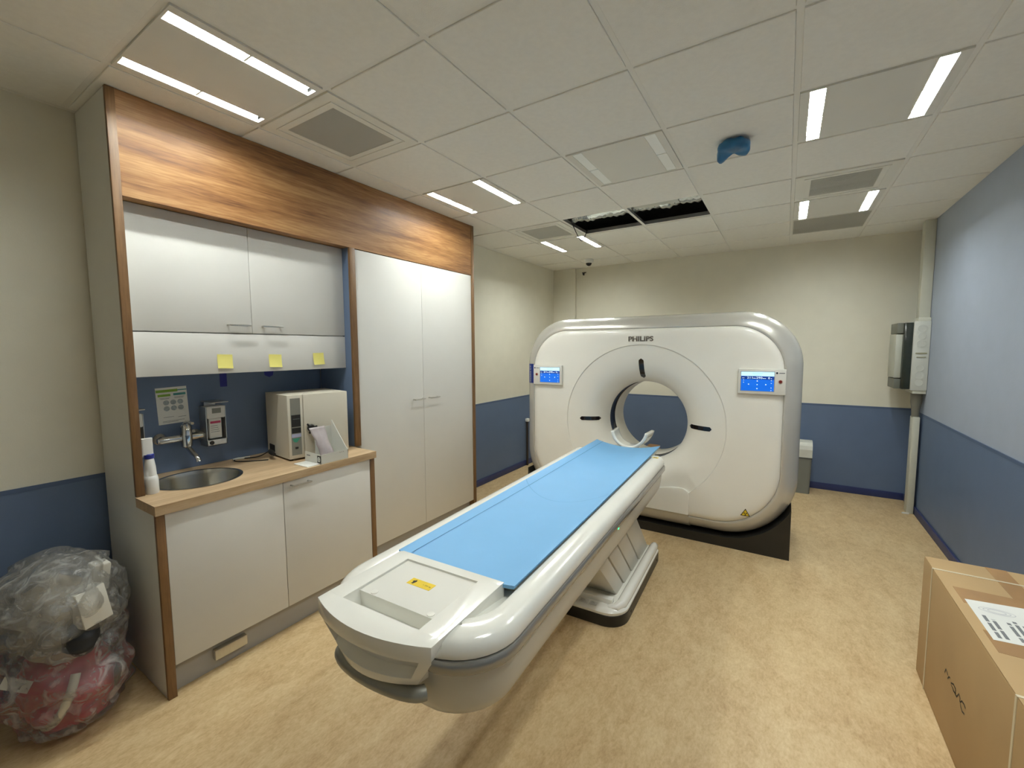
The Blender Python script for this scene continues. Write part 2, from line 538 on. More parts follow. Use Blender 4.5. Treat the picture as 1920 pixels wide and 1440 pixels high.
# ------------------------------------------------------------------ ceiling vents
M_VENTF = mat('vent_frame_enamel', (232, 230, 220), 0.5, var=0.01)
M_VENTS = mat('vent_mesh_metal', (190, 188, 178), 0.5, metal=0.0, var=0.02)
M_VENTB = mat('vent_box_grey', (176, 174, 164), 0.8, var=0.05)
def vent(i, j, kind, label):
    x0, y0 = i * G + .3, j * G + .3
    t = thing('ceiling_vent', label, 'air vent', (x0, y0, HC), group='ceiling air vents')
    a = .287
    if kind == 'return':
        g = .284
    else:
        g = .195
    z0 = -.008
    bm = bmesh.new()
    bm_box(bm, -a, a, -a, -g, z0, z0 + .01)
    bm_box(bm, -a, a, g, a, z0, z0 + .01)
    bm_box(bm, -a, -g, -g, g, z0, z0 + .01)
    bm_box(bm, g, a, -g, g, z0, z0 + .01)
    if kind != 'return':      # raised lip round the mesh
        for (xa, xb, ya, yb) in ((-.235, .235, -.235, -.229), (-.235, .235, .229, .235), (-.235, -.229, -.229, .229), (.229, .235, -.229, .229)):
            bm_box(bm, xa, xb, ya, yb, z0 - .004, z0)
    from_bm('frame', bm, M_VENTF, t)
    bm = bmesh.new()
    n = int(2 * g / .006)
    for k in range(n):
        xx = -g + (k + .5) * 2 * g / n
        bm_box(bm, xx - .0021, xx + .0021, -g, g, z0 + .002, z0 + .004)
    for k in range(1, 8):
        yy = -g + k * 2 * g / 8
        bm_box(bm, -g, g, yy - .0012, yy + .0012, z0 + .0042, z0 + .0055)
    o = from_bm('mesh_grille', bm, M_VENTS, t)
    o['kind'] = 'stuff'
    # plenum box above with a round spigot opening
    bm = bmesh.new()
    hole = {'near': (.05, .05, .105), 'right': (0, 0, .09)}.get(kind)
    if not hole:
        bm_box(bm, -g - .004, g + .004, -g - .004, g + .004, z0 + .05, z0 + .054)
    for (xa, xb, ya, yb) in ((-g - .004, -g, -g, g), (g, g + .004, -g, g), (-g, g, -g - .004, -g), (-g, g, g, g + .004)):
        bm_box(bm, xa, xb, ya, yb, z0 + .009, z0 + .05)
    from_bm('plenum_box', bm, M_VENTB, t)
    if hole:
        hx, hy, hr = hole
        N = 48
        q = [(math.cos(2 * PI * k / N), math.sin(2 * PI * k / N)) for k in range(N)]
        e = g + .004
        def sq(c, d):          # ray from the hole centre to the square edge
            tx = ((e if c > 0 else -e) - hx) / c if abs(c) > 1e-6 else 9
            ty = ((e if d > 0 else -e) - hy) / d if abs(d) > 1e-6 else 9
            return min(tx, ty)
        v, f = loft([[(hx + sq(c, d) * c, hy + sq(c, d) * d, z0 + .05) for c, d in q], [(hx + hr * c, hy + hr * d, z0 + .05) for c, d in q]], False, False)
        new_mesh('plenum_top', v, f, M_VENTB, t)
        lathe('duct_spigot', [(hr, z0 + .05), (hr, z0 + .33), (.0, z0 + .33)], mat('galvanised_duct', (150, 150, 148), .5, metal=.6), t, n=N, at=(hx, hy, 0), cap=False)
    if kind == 'near':
        lathe('duct_damper', [(.072, z0 + .046), (.072, z0 + .043), (.0, z0 + .043)], mat('damper_grey', (126, 125, 118), .6), t, at=(-.03, -.05, 0))
    return t
vent(-2, -1, 'near', 'square perforated ceiling vent above the walnut cabinet header')
vent(-2, 3, 'far', 'small square perforated ceiling vent beside the ceiling opening')
vent(2, 3, 'right', 'perforated ceiling vent nearer the blue wrapped detector')
vent(2, 5, 'return', 'full-tile grey return grille by the back wall')

# things seen in the ceiling opening
M_FOIL = mat('crinkled_foil', (196, 200, 198), 0.22, metal=0.9, var=0.08, scale=20, bump=0.9, bscale=26)
pts, v, f = [], [], []
rings, seg = 60, 20
loops = []
for k in range(rings + 1):
    x = -.95 + 1.75 * k / rings
    l = []
    for s in range(seg):
        a = 2 * PI * s / seg
        r = .135 + .006 * (1 if k % 2 else -1) + .02 * noise.noise((x * 9, math.cos(a) * 2, math.sin(a) * 2))
        l.append((x + .012 * noise.noise((x * 3, a, 4)), 2.05 + r * math.cos(a), .168 + r * math.sin(a)))
    loops.append(l)
v, f = loft(loops)
duct = new_mesh('flexible_duct', v, f, M_FOIL, None, smooth='full')
duct.location = (0, 0, HC)
tag(duct, 'crinkled silver foil air duct inside the ceiling opening', 'duct')
bd = box('duct_board', .03, .40, 1.815, 2.03, HC + .0365, HC + .044, mat('grey_board', (196, 196, 186), .6, var=.04), bev=.003)
tag(bd, 'flat pale board lying over the right half of the ceiling opening', 'board')
cab_pts = []
for k in range(25):
    t_ = k / 24
    cab_pts.append((-.575 + .015 * math.sin(t_ * 5) + .03 * t_, 1.98 + .37 * t_, HC + .03 - .15 * math.sin(PI * min(1, t_ * 1.02)) ** .9 * (1 if t_ < .9 else 1)))
cb = tube('loose_cable', cab_pts, .0042, mat('dark_cable', (40, 30, 26), .5), n=6)
tag(cb, 'thin dark cable hanging in a loop from the ceiling opening', 'cable')

# blue wrapped detector
def wrapped_detector():
    t = thing('smoke_detector', 'ceiling smoke detector wrapped in crumpled blue plastic', 'smoke detector', (.905, .965, HC - .008))
    lathe('detector_base', [(.060, 0.0), (.060, -.03), (.052, -.046), (.0, -.048)], mat('detector_cream', (214, 204, 188), .5), t)
    loops = []
    n = 36
    prof = [(.050, .0), (.072, -.006), (.085, -.020), (.088, -.036), (.080, -.050), (.062, -.058), (.035, -.061), (.012, -.062)]
    for k, (r, z) in enumerate(prof):
        l = []
        for s in range(n):
            a = 2 * PI * s / n
            q = noise.noise((math.cos(a) * 2.3, math.sin(a) * 2.3, k * .5))
            kk = min(k, 3) / 3 if k < 5 else max(0, (7 - k) / 3)
            flap = max(0, math.cos(a - 2.75)) ** 6 * .045 * kk + max(0, math.cos(a - .7)) ** 10 * .02 * kk
            cut = 0.0
            l.append(((r + .012 * q) * math.cos(a), (r + .012 * q) * math.sin(a), z - flap + cut + .004 * q))
        loops.append(l)
    v, f = loft(loops, False, True)
    f = [q for q in f if len(q) > 4 or not (q[0] // n >= 2 and 7 <= q[0] % n <= 13)]
    w = new_mesh('blue_wrap', v, f, mat('blue_plastic_film', (34, 104, 150), .4, var=.25, scale=14), t, smooth='full')
    md = w.modifiers.new('s', 'SOLIDIFY'); md.thickness = .002
    return t
wrapped_detector()

# dome camera
t = thing('dome_camera', 'small white ceiling dome camera with black dome', 'camera', (-1.05, 3.57, HC - .008))
lathe('housing', [(.06, .0), (.06, -.03), (.054, -.045), (.04, -.05)], M_PAPER, t)
lathe('dome', [(.04, -.045), (.037, -.062), (.026, -.078), (.01, -.086), (.0, -.087)], mat('smoked_dome', (22, 20, 24), .1), t)
t = thing('ceiling_hook', 'small dark clip on the back wall under the dome camera', 'clip', (-1.35, YB, 2.73))
box('clip_plate', -1.38, -1.32, YB - .012, YB, 2.735, 2.745, M_BASE, t)
box('clip_arm', -1.355, -1.345, YB - .05, YB - .006, 2.70, 2.738, M_BASE, t)

# ------------------------------------------------------------------ fitted cabinet wall
XC, XK = -1.378, -1.163
XW = XL + .021
ZT = HC - .009
sur = thing('cabinet_surround', 'walnut edged surround framing the white fitted cupboards', 'cabinet frame', (XC, .17, 0))
box('side_panel', XW, XC - .02, -1.16, -1.128, .936, ZT, M_SIDE, sur)['label'] = 'grey white end panel'
box('edge_strip', XC - .02, XC, -1.162, -1.128, .936, ZT, M_WOODV, sur, bev=.001)
box('header_panel', XC - .085, XC - .004, -1.128, 1.458, 2.34, ZT, M_WOODH, sur)['label'] = 'wide walnut grain header'
box('divider_panel', -1.765, XC - .02, .083, .105, .936, 2.34, M_BLUE, sur)['label'] = 'blue painted inner side of the niche'
box('edge_strip', XC - .02, XC, .083, .128, .936, 2.34, M_WOODV, sur, bev=.001)
box('side_panel', XW, XC - .02, 1.458, 1.496, 0, ZT, M_WOODV, sur)
box('edge_strip', XC - .02, XC, 1.457, 1.497, 0, ZT, M_WOODV, sur, bev=.001)
box('back_panel', XL + .03, -1.77, -1.128, .083, .936, 1.56, M_BLUE, sur)['label'] = 'blue splashback panel'

def bar_handle(parent, x, y0, y1, z, off):
    """bow handle standing off a door front at x, running along y"""
    d = .032
    pts = [(x, y0 + .008, z), (x + d * .9, y0 + .008, z), (x + d, y0 + .010, z), (x + d, y0 + .016, z)]
    bm = bmesh.new()
    o = off
    bm_box(bm, x + d - .004 - o[0], x + d + .004 - o[0], y0 - o[1], y1 - o[1], z - .005 - o[2], z + .005 - o[2], .002, 2)
    for yy in (y0 + .008, y1 - .008):
        bm_box(bm, x - .002 - o[0], x + d - o[0], yy - .004 - o[1], yy + .004 - o[1], z - .004 - o[2], z + .004 - o[2])
    return from_bm('handle', bm, M_STEEL, parent, smooth=True)

tall = thing('tall_cupboard', 'tall white double-door cupboard with short bar handles', 'cupboard', (XC, .79, 0))
o_ = tall.location
bm = bmesh.new()
for a in ((XW, XC - .026, .13, .148, .12, 2.336), (XW, XC - .026, 1.438, 1.456, .12, 2.336), (XW, XC - .026, .148, 1.438, .12, .138), (XW, XC - .026, .148, 1.438, 2.318, 2.336), (XW, XW + .01, .148, 1.438, .138, 2.318)):
    bm_box(bm, a[0] - o_[0], a[1] - o_[0], a[2] - o_[1], a[3] - o_[1], a[4], a[5])
from_bm('body', bm, M_SIDE, tall)
for ya, yb, h in ((.131, .7805, (.655, .775)), (.7835, 1.455, (.835, .955))):
    d = box('door', XC - .024, XC - .006, ya, yb, .125, 2.334, M_WHITE, tall, bev=.001)
    bar_handle(d, XC - .006, h[0], h[1], 1.216, o_)
box('toe_kick', XC - .07, XC - .06, .131, 1.456, 0, .122, M_KICK, tall)

wc = thing('hanging_cupboard', 'white two-door hanging cupboard with plain panel below, over the sink', 'cupboard', (-1.6, -.52, 1.5))
o_ = Vector(wc.location)
bm = bmesh.new()
bm_box(bm, XL + .03 - o_[0], -1.481 - o_[0], -1.127 - o_[1], .082 - o_[1], 1.502 - o_[2], 2.338 - o_[2])
from_bm('body', bm, M_SIDE, wc)
for ya, yb, h in ((-1.127, -.5515, (-.69, -.57)), (-.5485, .082, (-.50, -.38))):
    d = box('door', -1.479, -1.46, ya, yb, 1.73, 2.337, M_WHITE, wc, bev=.001)
    bar_handle(d, -1.46, h[0], h[1], 1.774, o_)
box('lower_panel', -1.479, -1.46, -1.127, .082, 1.503, 1.724, M_WHITE, wc, bev=.001)

bc = thing('base_cupboard', 'white base cupboard with walnut edges under the worktop', 'cupboard', (XK, -.56, 0))
o_ = Vector(bc.location)
box('side_panel', XW, XK - .02, -1.16, -1.13, 0, .889, M_SIDE, bc)
box('side_panel', XW, XC - .02, -1.16, -1.129, .889, .936, M_SIDE, bc)
box('edge_strip', XK - .02, XK, -1.162, -1.128, 0, .889, M_WOODV, bc, bev=.001)
box('side_panel', XW, XK - .02, .03, .06, 0, .889, M_SIDE, bc)
box('edge_strip', XK - .02, XK, .026, .062, 0, .889, M_WOODV, bc, bev=.001)
box('bottom_panel', XW + .3, XK - .03, -1.13, .03, .15, .165, M_SIDE, bc)
box('door', XK - .022, XK - .003, -1.126, -.579, .152, .887, M_WHITE, bc, bev=.001)
d = box('door', XK - .022, XK - .003, -.575, .024, .152, .887, M_WHITE, bc, bev=.001)
bar_handle(d, XK - .003, -.54, -.42, .858, o_)
k = box('toe_kick', XK - .06, XK - .05, -1.129, .027, .0, .150, M_KICK, bc)
box('foot_pedal', XK - .05, XK - .02, -.955, -.80, .055, .108, M_STEEL, k, bev=.004, off=o_)

# worktop with round cut-out
ZW = .935
SX, SY = -1.475, -.865
bm = bmesh.new()
bm.free()
wp_ = [(XW, -1.127), (XC + .001, -1.127), (XC + .001, -1.166), (XK + .014, -1.166), (XK + .014, .068), (XC + .001, .068), (XC + .001, .082), (XW, .082)]
n = len(wp_)
wt = new_mesh('worktop', [(x, y, .890) for x, y in wp_] + [(x, y, ZW) for x, y in wp_], [tuple(range(n - 1, -1, -1)), tuple(range(n, 2 * n))] + [(i, (i + 1) % n, n + (i + 1) % n, n + i) for i in range(n)], M_TOP)
cut = lathe('cutter', [(.193, .8), (.193, 1.0)], M_TOP, n=64, at=(SX, SY, 0))
boolean_cut(wt, [cut])
tag(wt, 'pale oak grain worktop with round sink cut-out', 'worktop')
sk = thing('sink', 'round stainless steel sink set in the oak worktop', 'sink', (SX, SY, ZW))
lathe('bowl', [(.206, .0005), (.206, .003), (.198, .005), (.190, .002), (.186, -.02), (.180, -.08), (.165, -.125), (.13, -.142), (.05, -.147), (.0, -.147)], mat('polished_sink_steel', (205, 203, 196), .2, metal=1.0, var=.04), sk, n=64, cap=False)
lathe('drain', [(.036, -.146), (.034, -.142), (.02, -.144), (.0, -.144)], M_CHROME, sk, n=24)

# wall mixer tap
fa = thing('mixer_tap', 'chrome wall mixer tap above the sink', 'tap', (-1.77, -.845, 1.13))
for yy in (-.085, .085):
    lathe('wall_flange', [(.034, .0), (.034, .006), (.026, .016), (.018, .022), (.018, .06)], M_CHROME, fa, axis='x', at=(0, yy, 0))
v, f = tube_vf([(.055, -.115, 0), (.055, -.1, 0), (.055, .1, 0), (.055, .115, 0)], [.014, .021, .021, .014], 16)
new_mesh('valve_body', v, f, M_CHROME, fa, smooth=True)
v, f = tube_vf([(.06, .02, .075), (.062, .02, .065), (.066, .02, .01), (.066, .02, -.05), (.066, .02, -.058)], [.019, .027, .029, .027, .018], 16)
new_mesh('mixer_cartridge', v, f, M_CHROME, fa, smooth=True)
v, f = tube_vf([(.066, .02, -.04), (.085, .022, -.062), (.12, .026, -.085), (.15, .03, -.1), (.168, .032, -.118), (.17, .032, -.13)], [.014, .014, .013, .012, .012, .013], 12)
new_mesh('spout', v, f, M_CHROME, fa, smooth=True)
v, f = tube_vf([(.062, .02, .078), (.075, .02, .088), (.11, .021, .094), (.15, .022, .09)], [.014, .012, .009, .008], 10)
new_mesh('lever', v, f, M_CHROME, fa, smooth=True)

# dispensers
M_BOTTLE = mat('white_bottle_plastic', (222, 222, 218), .4, var=.02)
M_PINK = mat('magenta_label_band', (176, 58, 92), .6)
def dispenser(y, z, label, band):
    t = thing('soap_dispenser', label, 'dispenser', (-1.77, y, z), group='steel wall dispensers by the sink')
    hw, h, d = .054, .235, .085
    bm = bmesh.new()
    bm_box(bm, 0, .003, -hw, hw, 0, h)
    for s in (-1, 1):
        bm_box(bm, .003, d, s * hw - (.003 if s > 0 else 0), s * hw + (.003 if s < 0 else 0), .0, h)
    bm_box(bm, .003, d, -hw, hw, 0, .003)
    bm_box(bm, d - .003, d, -hw, hw, .0, .035)
    from_bm('steel_bracket', bm, M_STEEL, t)
    box('bottle', .012, .072, -.036, .036, .04, .165, M_BOTTLE, t, bev=.008, off=(0, 0, 0))
    box('label_sticker', .0722, .0728, -.031, .031, .055, .15, M_PAPER, t, off=(0, 0, 0))
    box('label_band', .0729, .0733, -.028, .028, .132, .146, M_PINK if band else mat('blue_label_band', (90, 130, 170), .6), t, off=(0, 0, 0))
    for q in range(4):
        box('label_line', .0729, .0732, -.026, .01 + .004 * q, .116 - q * .012, .1185 - q * .012, M_GREYINK, t, off=(0, 0, 0))
    box('pump_cover', .006, .09, -.05, .05, .165, .238, M_BOTTLE, t, bev=.006, off=(0, 0, 0))
    box('pump_window', .0902, .091, -.022, .026, .195, .226, mat('pump_grey', (126, 128, 122), .5), t, off=(0, 0, 0))
    box('push_lever', .0, .15, -.045, .045, .262, .267, M_STEEL, t, bev=.002, off=(0, 0, 0))
    box('lever_stem', .004, .012, -.03, .03, .235, .263, M_STEEL, t, off=(0, 0, 0))
    lathe('lock_knob', [(.012, .0), (.012, .004), (.0, .005)], M_INK, t, axis='x', at=(d, -.03, .018), n=16)
    return t
dispenser(-.675, 1.06, 'steel wall dispenser with magenta banded bottle right of the tap', True)
dispenser(-1.075, 1.06, 'steel wall dispenser half hidden behind the walnut edge', False)

# hand wash notice
po = thing('notice', 'white notice with green bands taped above the tap', 'notice', (-1.7695, -.858, 1.318))
box('sheet', -.0003, .0006, -.075, .075, -.105, .105, M_PAPER, po, off=(0, 0, 0))
M_GR = mat('lime_print', (128, 170, 60), .6); M_TEAL = mat('teal_print', (70, 140, 138), .6)
def pr_(nm, y0, y1, z0, z1, m): box(nm, .0007, .0011, y0, y1, z0, z1, m, po, off=(0, 0, 0))
pr_('title_band', -.073, .03, .078, .093, M_GR)
pr_('title_band', .03, .074, .083, .089, M_TEAL)
pr_('heading_band', -.066, -.006, .054, .067, M_GR)
pr_('heading_band', .008, .068, .056, .069, M_TEAL)
for r_ in range(2):
    for c_ in range(3):
        cx, cz = -.03 + c_ * .034, .018 - r_ * .034
        l = [(.0008, cx + .0145 * math.cos(a), cz + .0145 * math.sin(a)) for a in [2 * PI * q / 20 for q in range(20)]]
        new_mesh('step_picture', l, [tuple(range(20))], mat('print_grey_blue', (158, 166, 168), .7, var=.2, scale=120), po)
for q, (a, b, z) in enumerate(((-.06, -.01, .045), (.01, .06, .047), (-.055, -.015, .04), (.012, .055, .041), (-.05, .0, -.065), (.02, .06, -.07), (-.055, .05, -.088), (-.055, .02, -.094))):
    pr_('text_line', a, b, z - .001, z + .001, M_GREYINK)
po.rotation_euler = (math.radians(2.0), 0, 0)

M_TAPEB = mat('dark_blue_tape', (28, 34, 132), .5, var=.05)
tp = box('masking_tape', -1.7698, -1.769, -.606, -.566, 1.405, 1.555, M_TAPEB); tag(tp, 'long strip of dark blue tape hanging on the splashback', 'tape')
tp = new_mesh('masking_tape', [(-1.7692, -.345, 1.555), (-1.7692, -.26, 1.555), (-1.7692, -.275, 1.46), (-1.7692, -.30, 1.448), (-1.7692, -.33, 1.462),
                               (-1.7699, -.345, 1.555), (-1.7699, -.26, 1.555), (-1.7699, -.275, 1.46), (-1.7699, -.30, 1.448), (-1.7699, -.33, 1.462)],
              [(0, 1, 2, 3, 4), (9, 8, 7, 6, 5)] + [(i, (i + 1) % 5, 5 + (i + 1) % 5, 5 + i) for i in range(5)], M_TAPEB)
tag(tp, 'short torn corner of dark blue tape on the splashback', 'tape')

# sticky notes on the panel
M_NOTE = mat('pale_yellow_note', (236, 226, 128), .7, var=.03)
for n_, (y, z, r, lb) in enumerate(((-.707, 1.570, -2, 'first yellow sticky note, nearest the sink end'), (-.424, 1.566, -2, 'middle yellow sticky note of the three'), (-.131, 1.572, 1, 'last yellow sticky note, nearest the tall cupboard'))):
    v = []
    N = 6
    for i in range(N + 1):
        t_ = i / N
        for s in (-1, 1):
            v.append((-1.4594 + .010 * (t_ ** 2), s * .039 , .039 - .078 * t_))
    f = [(2 * i, 2 * i + 1, 2 * i + 3, 2 * i + 2) for i in range(N)]
    nt_ = new_mesh('sticky_note', [(a + 1.4594, b, c) for a, b, c in v], f, M_NOTE)
    nt_.location = (-1.4594, y, z)
    nt_.rotation_euler = (math.radians(r), 0, 0)
    md = nt_.modifiers.new('s', 'SOLIDIFY'); md.thickness = .0006
    tag(nt_, lb, 'sticky note', 'sticky notes under the hanging cupboard')

# spray bottle
sb = thing('spray_bottle', 'white trigger spray bottle with blue collar on the worktop', 'spray bottle', (-1.405, -1.094, ZW))
secs = [(.036, .027, 0), (.038, .029, .006), (.038, .029, .07), (.034, .026, .085), (.030, .024, .088), (.027, .022, .13), (.020, .018, .165), (.016, .016, .175)]
loops = [[(a * math.cos(2 * PI * q / 24), b * math.sin(2 * PI * q / 24), z) for q in range(24)] for a, b, z in secs]
v, f = loft(loops); new_mesh('bottle', v, f, M_BOTTLE, sb, smooth=True)
lathe('collar', [(.019, .172), (.020, .176), (.020, .192), (.017, .195)], mat('blue_collar', (32, 48, 140), .4), sb)
v, f = loft([[(x - .0, y, z) for x, y in rrect(-.012, .012, -.03, .016, .008, 4)] for z in (.193, .235, .262, .272)]); hd = new_mesh('trigger_head', v, f, M_BOTTLE, sb, smooth=True)
tube('trigger', [(0, -.024, .235), (0, -.045, .21), (0, -.046, .17)], .005, mat('blue_collar', (32, 48, 140)), sb)

# bench sterilizer
ms = thing('bench_sterilizer', 'cream bench-top sterilizer with grey control strip and black door knob', 'sterilizer', (-1.389, -.403, ZW), math.radians(-10.3))
M_MACH = mat('cream_enamel', (212, 205, 188), .45, var=.01)
Wd, Dp, Hh = .385, .345, .415
Z0 = .012
# body: local x = outward (front at 0), y = to the right; chamfered front left edge, tapering
def prism(name, poly, z0, z1, m, parent, bev=0.0):
    v = [(x, y, z0) for x, y in poly] + [(x, y, z1) for x, y in poly]
    n = len(poly)
    f = [tuple(range(n - 1, -1, -1)), tuple(range(n, 2 * n))] + [(i, (i + 1) % n, n + (i + 1) % n, n + i) for i in range(n)]
    return new_mesh(name, v, f, m, parent)
v = [(-Dp, -.012, Z0), (-.20, -.012, Z0), (-.012, .0, Z0), (-.012, Wd, Z0), (-Dp, Wd, Z0),
     (-Dp, -.012, Hh), (-.115, -.012, Hh), (-.012, .0, Hh), (-.012, Wd, Hh), (-Dp, Wd, Hh)]
f = [(4, 3, 2, 1, 0), (5, 6, 7, 8, 9)] + [(i, (i + 1) % 5, 5 + (i + 1) % 5, 5 + i) for i in range(5)]
new_mesh('body', v, f, M_MACH, ms)
ZO = (0, 0, 0)
box('front_frame', -.012, .0, .0, .092, Z0, Hh, M_MACH, ms, bev=.002, off=ZO)
box('door', -.012, .004, .095, Wd, Z0, Hh, M_MACH, ms, bev=.003, off=ZO)
cp = box('control_strip', -.001, .0015, .016, .076, .035, .395, mat('control_grey', (132, 130, 120), .4, var=.03), ms, off=ZO)
box('display', .001, .003, .02, .074, .215, .29, M_INK, cp, off=ZO)
box('display', .001, .003, .02, .074, .175, .208, M_INK, cp, off=ZO)
box('display_line', .0028, .0034, .028, .068, .262, .266, mat('dim_grey', (92, 96, 92), .5), cp, off=ZO)
box('brand_sticker', .001, .0022, .018, .075, .148, .17, mat('lilac_sticker', (176, 178, 204), .5), cp, off=ZO)
new_mesh('logo_sticker', [(.0022, .02, .142), (.0022, .068, .142), (.0022, .05, .118), (.0022, .04, .115), (.0022, .028, .122)], [(0, 1, 2, 3, 4)], mat('teal_sticker', (66, 150, 124), .5), cp)
box('power_switch', .001, .005, .036, .054, .075, .086, M_INK, cp, bev=.001, off=ZO)
lathe('knob_plate', [(.034, .004), (.034, .007), (.0, .0075)], mat('knob_plate_cream', (202, 196, 178), .5), ms, axis='x', at=(0, .135, .195))
kb = lathe('door_knob', [(.010, .007), (.010, .018), (.022, .02), (.024, .03), (.018, .04), (.0, .042)], M_INK, ms, axis='x', at=(0, .128, .20))
for q in range(3):
    a = q * 2 * PI / 3 + .2
    tube('knob_arm', [(.03, .128 + .02 * math.cos(a), .20 + .02 * math.sin(a)), (.03, .128 + .037 * math.cos(a), .20 + .037 * math.sin(a))], .006, M_INK, kb)
box('power_inlet', -.30, -.215, -.016, -.010, .03, .075, M_INK, ms, off=ZO)
for x_ in (-.03, -.31):
    for y_ in (.02, Wd - .02):
        lathe('foot', [(.012, 0.0), (.012, Z0 + .001)], M_INK, ms, n=12, at=(x_, y_, 0))
# its mains plug and cord
pg = thing('mains_cord', 'black mains plug and thin cord beside the sterilizer', 'cord', (-1.60, -.42, ZW))
v, f = tube_vf([(.0, .01, .045), (.03, .0, .043), (.07, -.012, .04), (.095, -.015, .038)], [.012, .016, .014, .01], 10); new_mesh('plug', v, f, M_INK, pg, smooth=True)
cp_ = [(.0, .01, .045), (-.03, .0, .03), (-.06, -.03, .006), (-.10, -.08, .004), (-.12, -.10, .004), (-.13, -.15, .004), (-.08, -.17, .004), (-.02, -.13, .004), (.04, -.06, .004), (.06, -.035, .004)]
for _ in range(3):
    cp_ = [cp_[0]] + [tuple(a[k] * w + b[k] * (1 - w) for k in range(3)) for a, b in zip(cp_, cp_[1:]) for w in (.75, .25)] + [cp_[-1]]
v, f = tube_vf(cp_, .0035, 8); new_mesh('cord', v, f, M_INK, pg, smooth=True)
wp = thing('cable_end', 'white plug end lying by the splashback behind the sink', 'cable', (-1.72, -.53, ZW))
v, f = tube_vf([(0, -.05, .007), (0, -.02, .008), (.004, .02, .006), (.004, .05, .006)], [.005, .007, .006, .003], 8); new_mesh('plug', v, f, M_PAPER, wp, smooth=True)

# open carton with a pouch
cx0, cx1, cy0, cy1 = -1.322, -1.158, -.343, -.150
ct = thing('open_carton', 'small open white dispenser carton with black logo square', 'carton', (cx1, (cy0 + cy1) / 2, ZW))
M_CT = mat('white_carton', (214, 214, 206), .55, var=.015)
o_ = ct.location
box('floor_panel', cx0, cx1, cy0, cy1, ZW, ZW + .002, M_CT, ct)
box('front_panel', cx1 - .002, cx1, cy0, cy1, ZW, ZW + .058, M_CT, ct)
def plate_y(nm, poly, y, th):
    v = [(x - o_[0], y - o_[1], z - o_[2]) for x, z in poly] + [(x - o_[0], y + th - o_[1], z - o_[2]) for x, z in poly]
    n = len(poly)
    return new_mesh(nm, v, [tuple(range(n)), tuple(range(2 * n - 1, n - 1, -1))] + [(i, (i + 1) % n, n + (i + 1) % n, n + i) for i in range(n)], M_CT, ct)
plate_y('side_panel', [(cx0, ZW), (cx1, ZW), (cx1, ZW + .058), (cx0, ZW + .066)], cy0, .002)
plate_y('side_panel', [(cx0, ZW), (cx1, ZW), (cx1, ZW + .058), (cx1 - .02, ZW + .075), (cx0 + .01, ZW + .235), (cx0, ZW + .235)], cy1 - .002, .002)
box('back_panel', cx0, cx0 + .002, cy0 + .07, cy1, ZW, ZW + .20, M_CT, ct)
lg = box('logo_square', cx1 - .035, cx1 - .001, cy0 - .0006, cy0, ZW + .006, ZW + .052, mat('charcoal_print', (52, 52, 50), .5), ct)
ring = [(cx1 - .018 - o_[0] + .013 * math.cos(a), cy0 - .0009 - o_[1], .029 + .016 * math.sin(a)) for a in [2 * PI * q / 24 for q in range(24)]]
new_mesh('logo_disc', ring, [tuple(range(24))], M_PAPER, lg)
text('logo_letter', 'G', .024, mat('charcoal_print', (52, 52, 50)), lg, Matrix.Translation((cx1 - .018 - o_[0], cy0 - .0012 - o_[1], .029)) @ FACE_NEG_Y, .0001)
box('print_line', cx0 + .02, cx0 + .055, cy0 - .0006, cy0, ZW + .04, ZW + .046, M_GREYINK, ct)
for q in range(3):
    box('print_dot', cx1, cx1 + .0005, cy1 - .06 + q * .012, cy1 - .055 + q * .012, ZW + .047, ZW + .050, M_GREYINK, ct)
# pouch leaning in the carton
v, f = [], []
NU, NV = 8, 16
for i in range(NV + 1):
    t_ = i / NV
    for j in range(NU + 1):
        s_ = j / NU - .5
        wdt = .105 * (1 - .15 * math.sin(t_ * PI))
        bulge = .018 * math.cos(s_ * PI) * math.sin(min(1, t_ * 1.15) * PI) 
        v.append((-1.195 - .085 * t_ + bulge + .004 * noise.noise((s_ * 6, t_ * 6, 1)), -.258 + s_ * wdt - .025 * t_ + .006 * noise.noise((t_ * 5, 2, s_)), ZW + .006 + .205 * t_))
for i in range(NV):
    for j in range(NU):
        f.append((i * (NU + 1) + j, i * (NU + 1) + j + 1, (i + 1) * (NU + 1) + j + 1, (i + 1) * (NU + 1) + j))
pc = new_mesh('sachet', v, f, mat('grey_paper_pouch', (164, 154, 154), .45, var=.05, scale=30), None, smooth='full')
md = pc.modifiers.new('s', 'SOLIDIFY'); md.thickness = .003; md.offset = -1
tag(pc, 'grey paper pouch standing in the open carton', 'pouch')
bk = box('leaflet', -1.31, -1.165, -.425, -.346, ZW, ZW + .004, M_PAPER)
tag(bk, 'white folded leaflet lying before the sterilizer', 'leaflet')

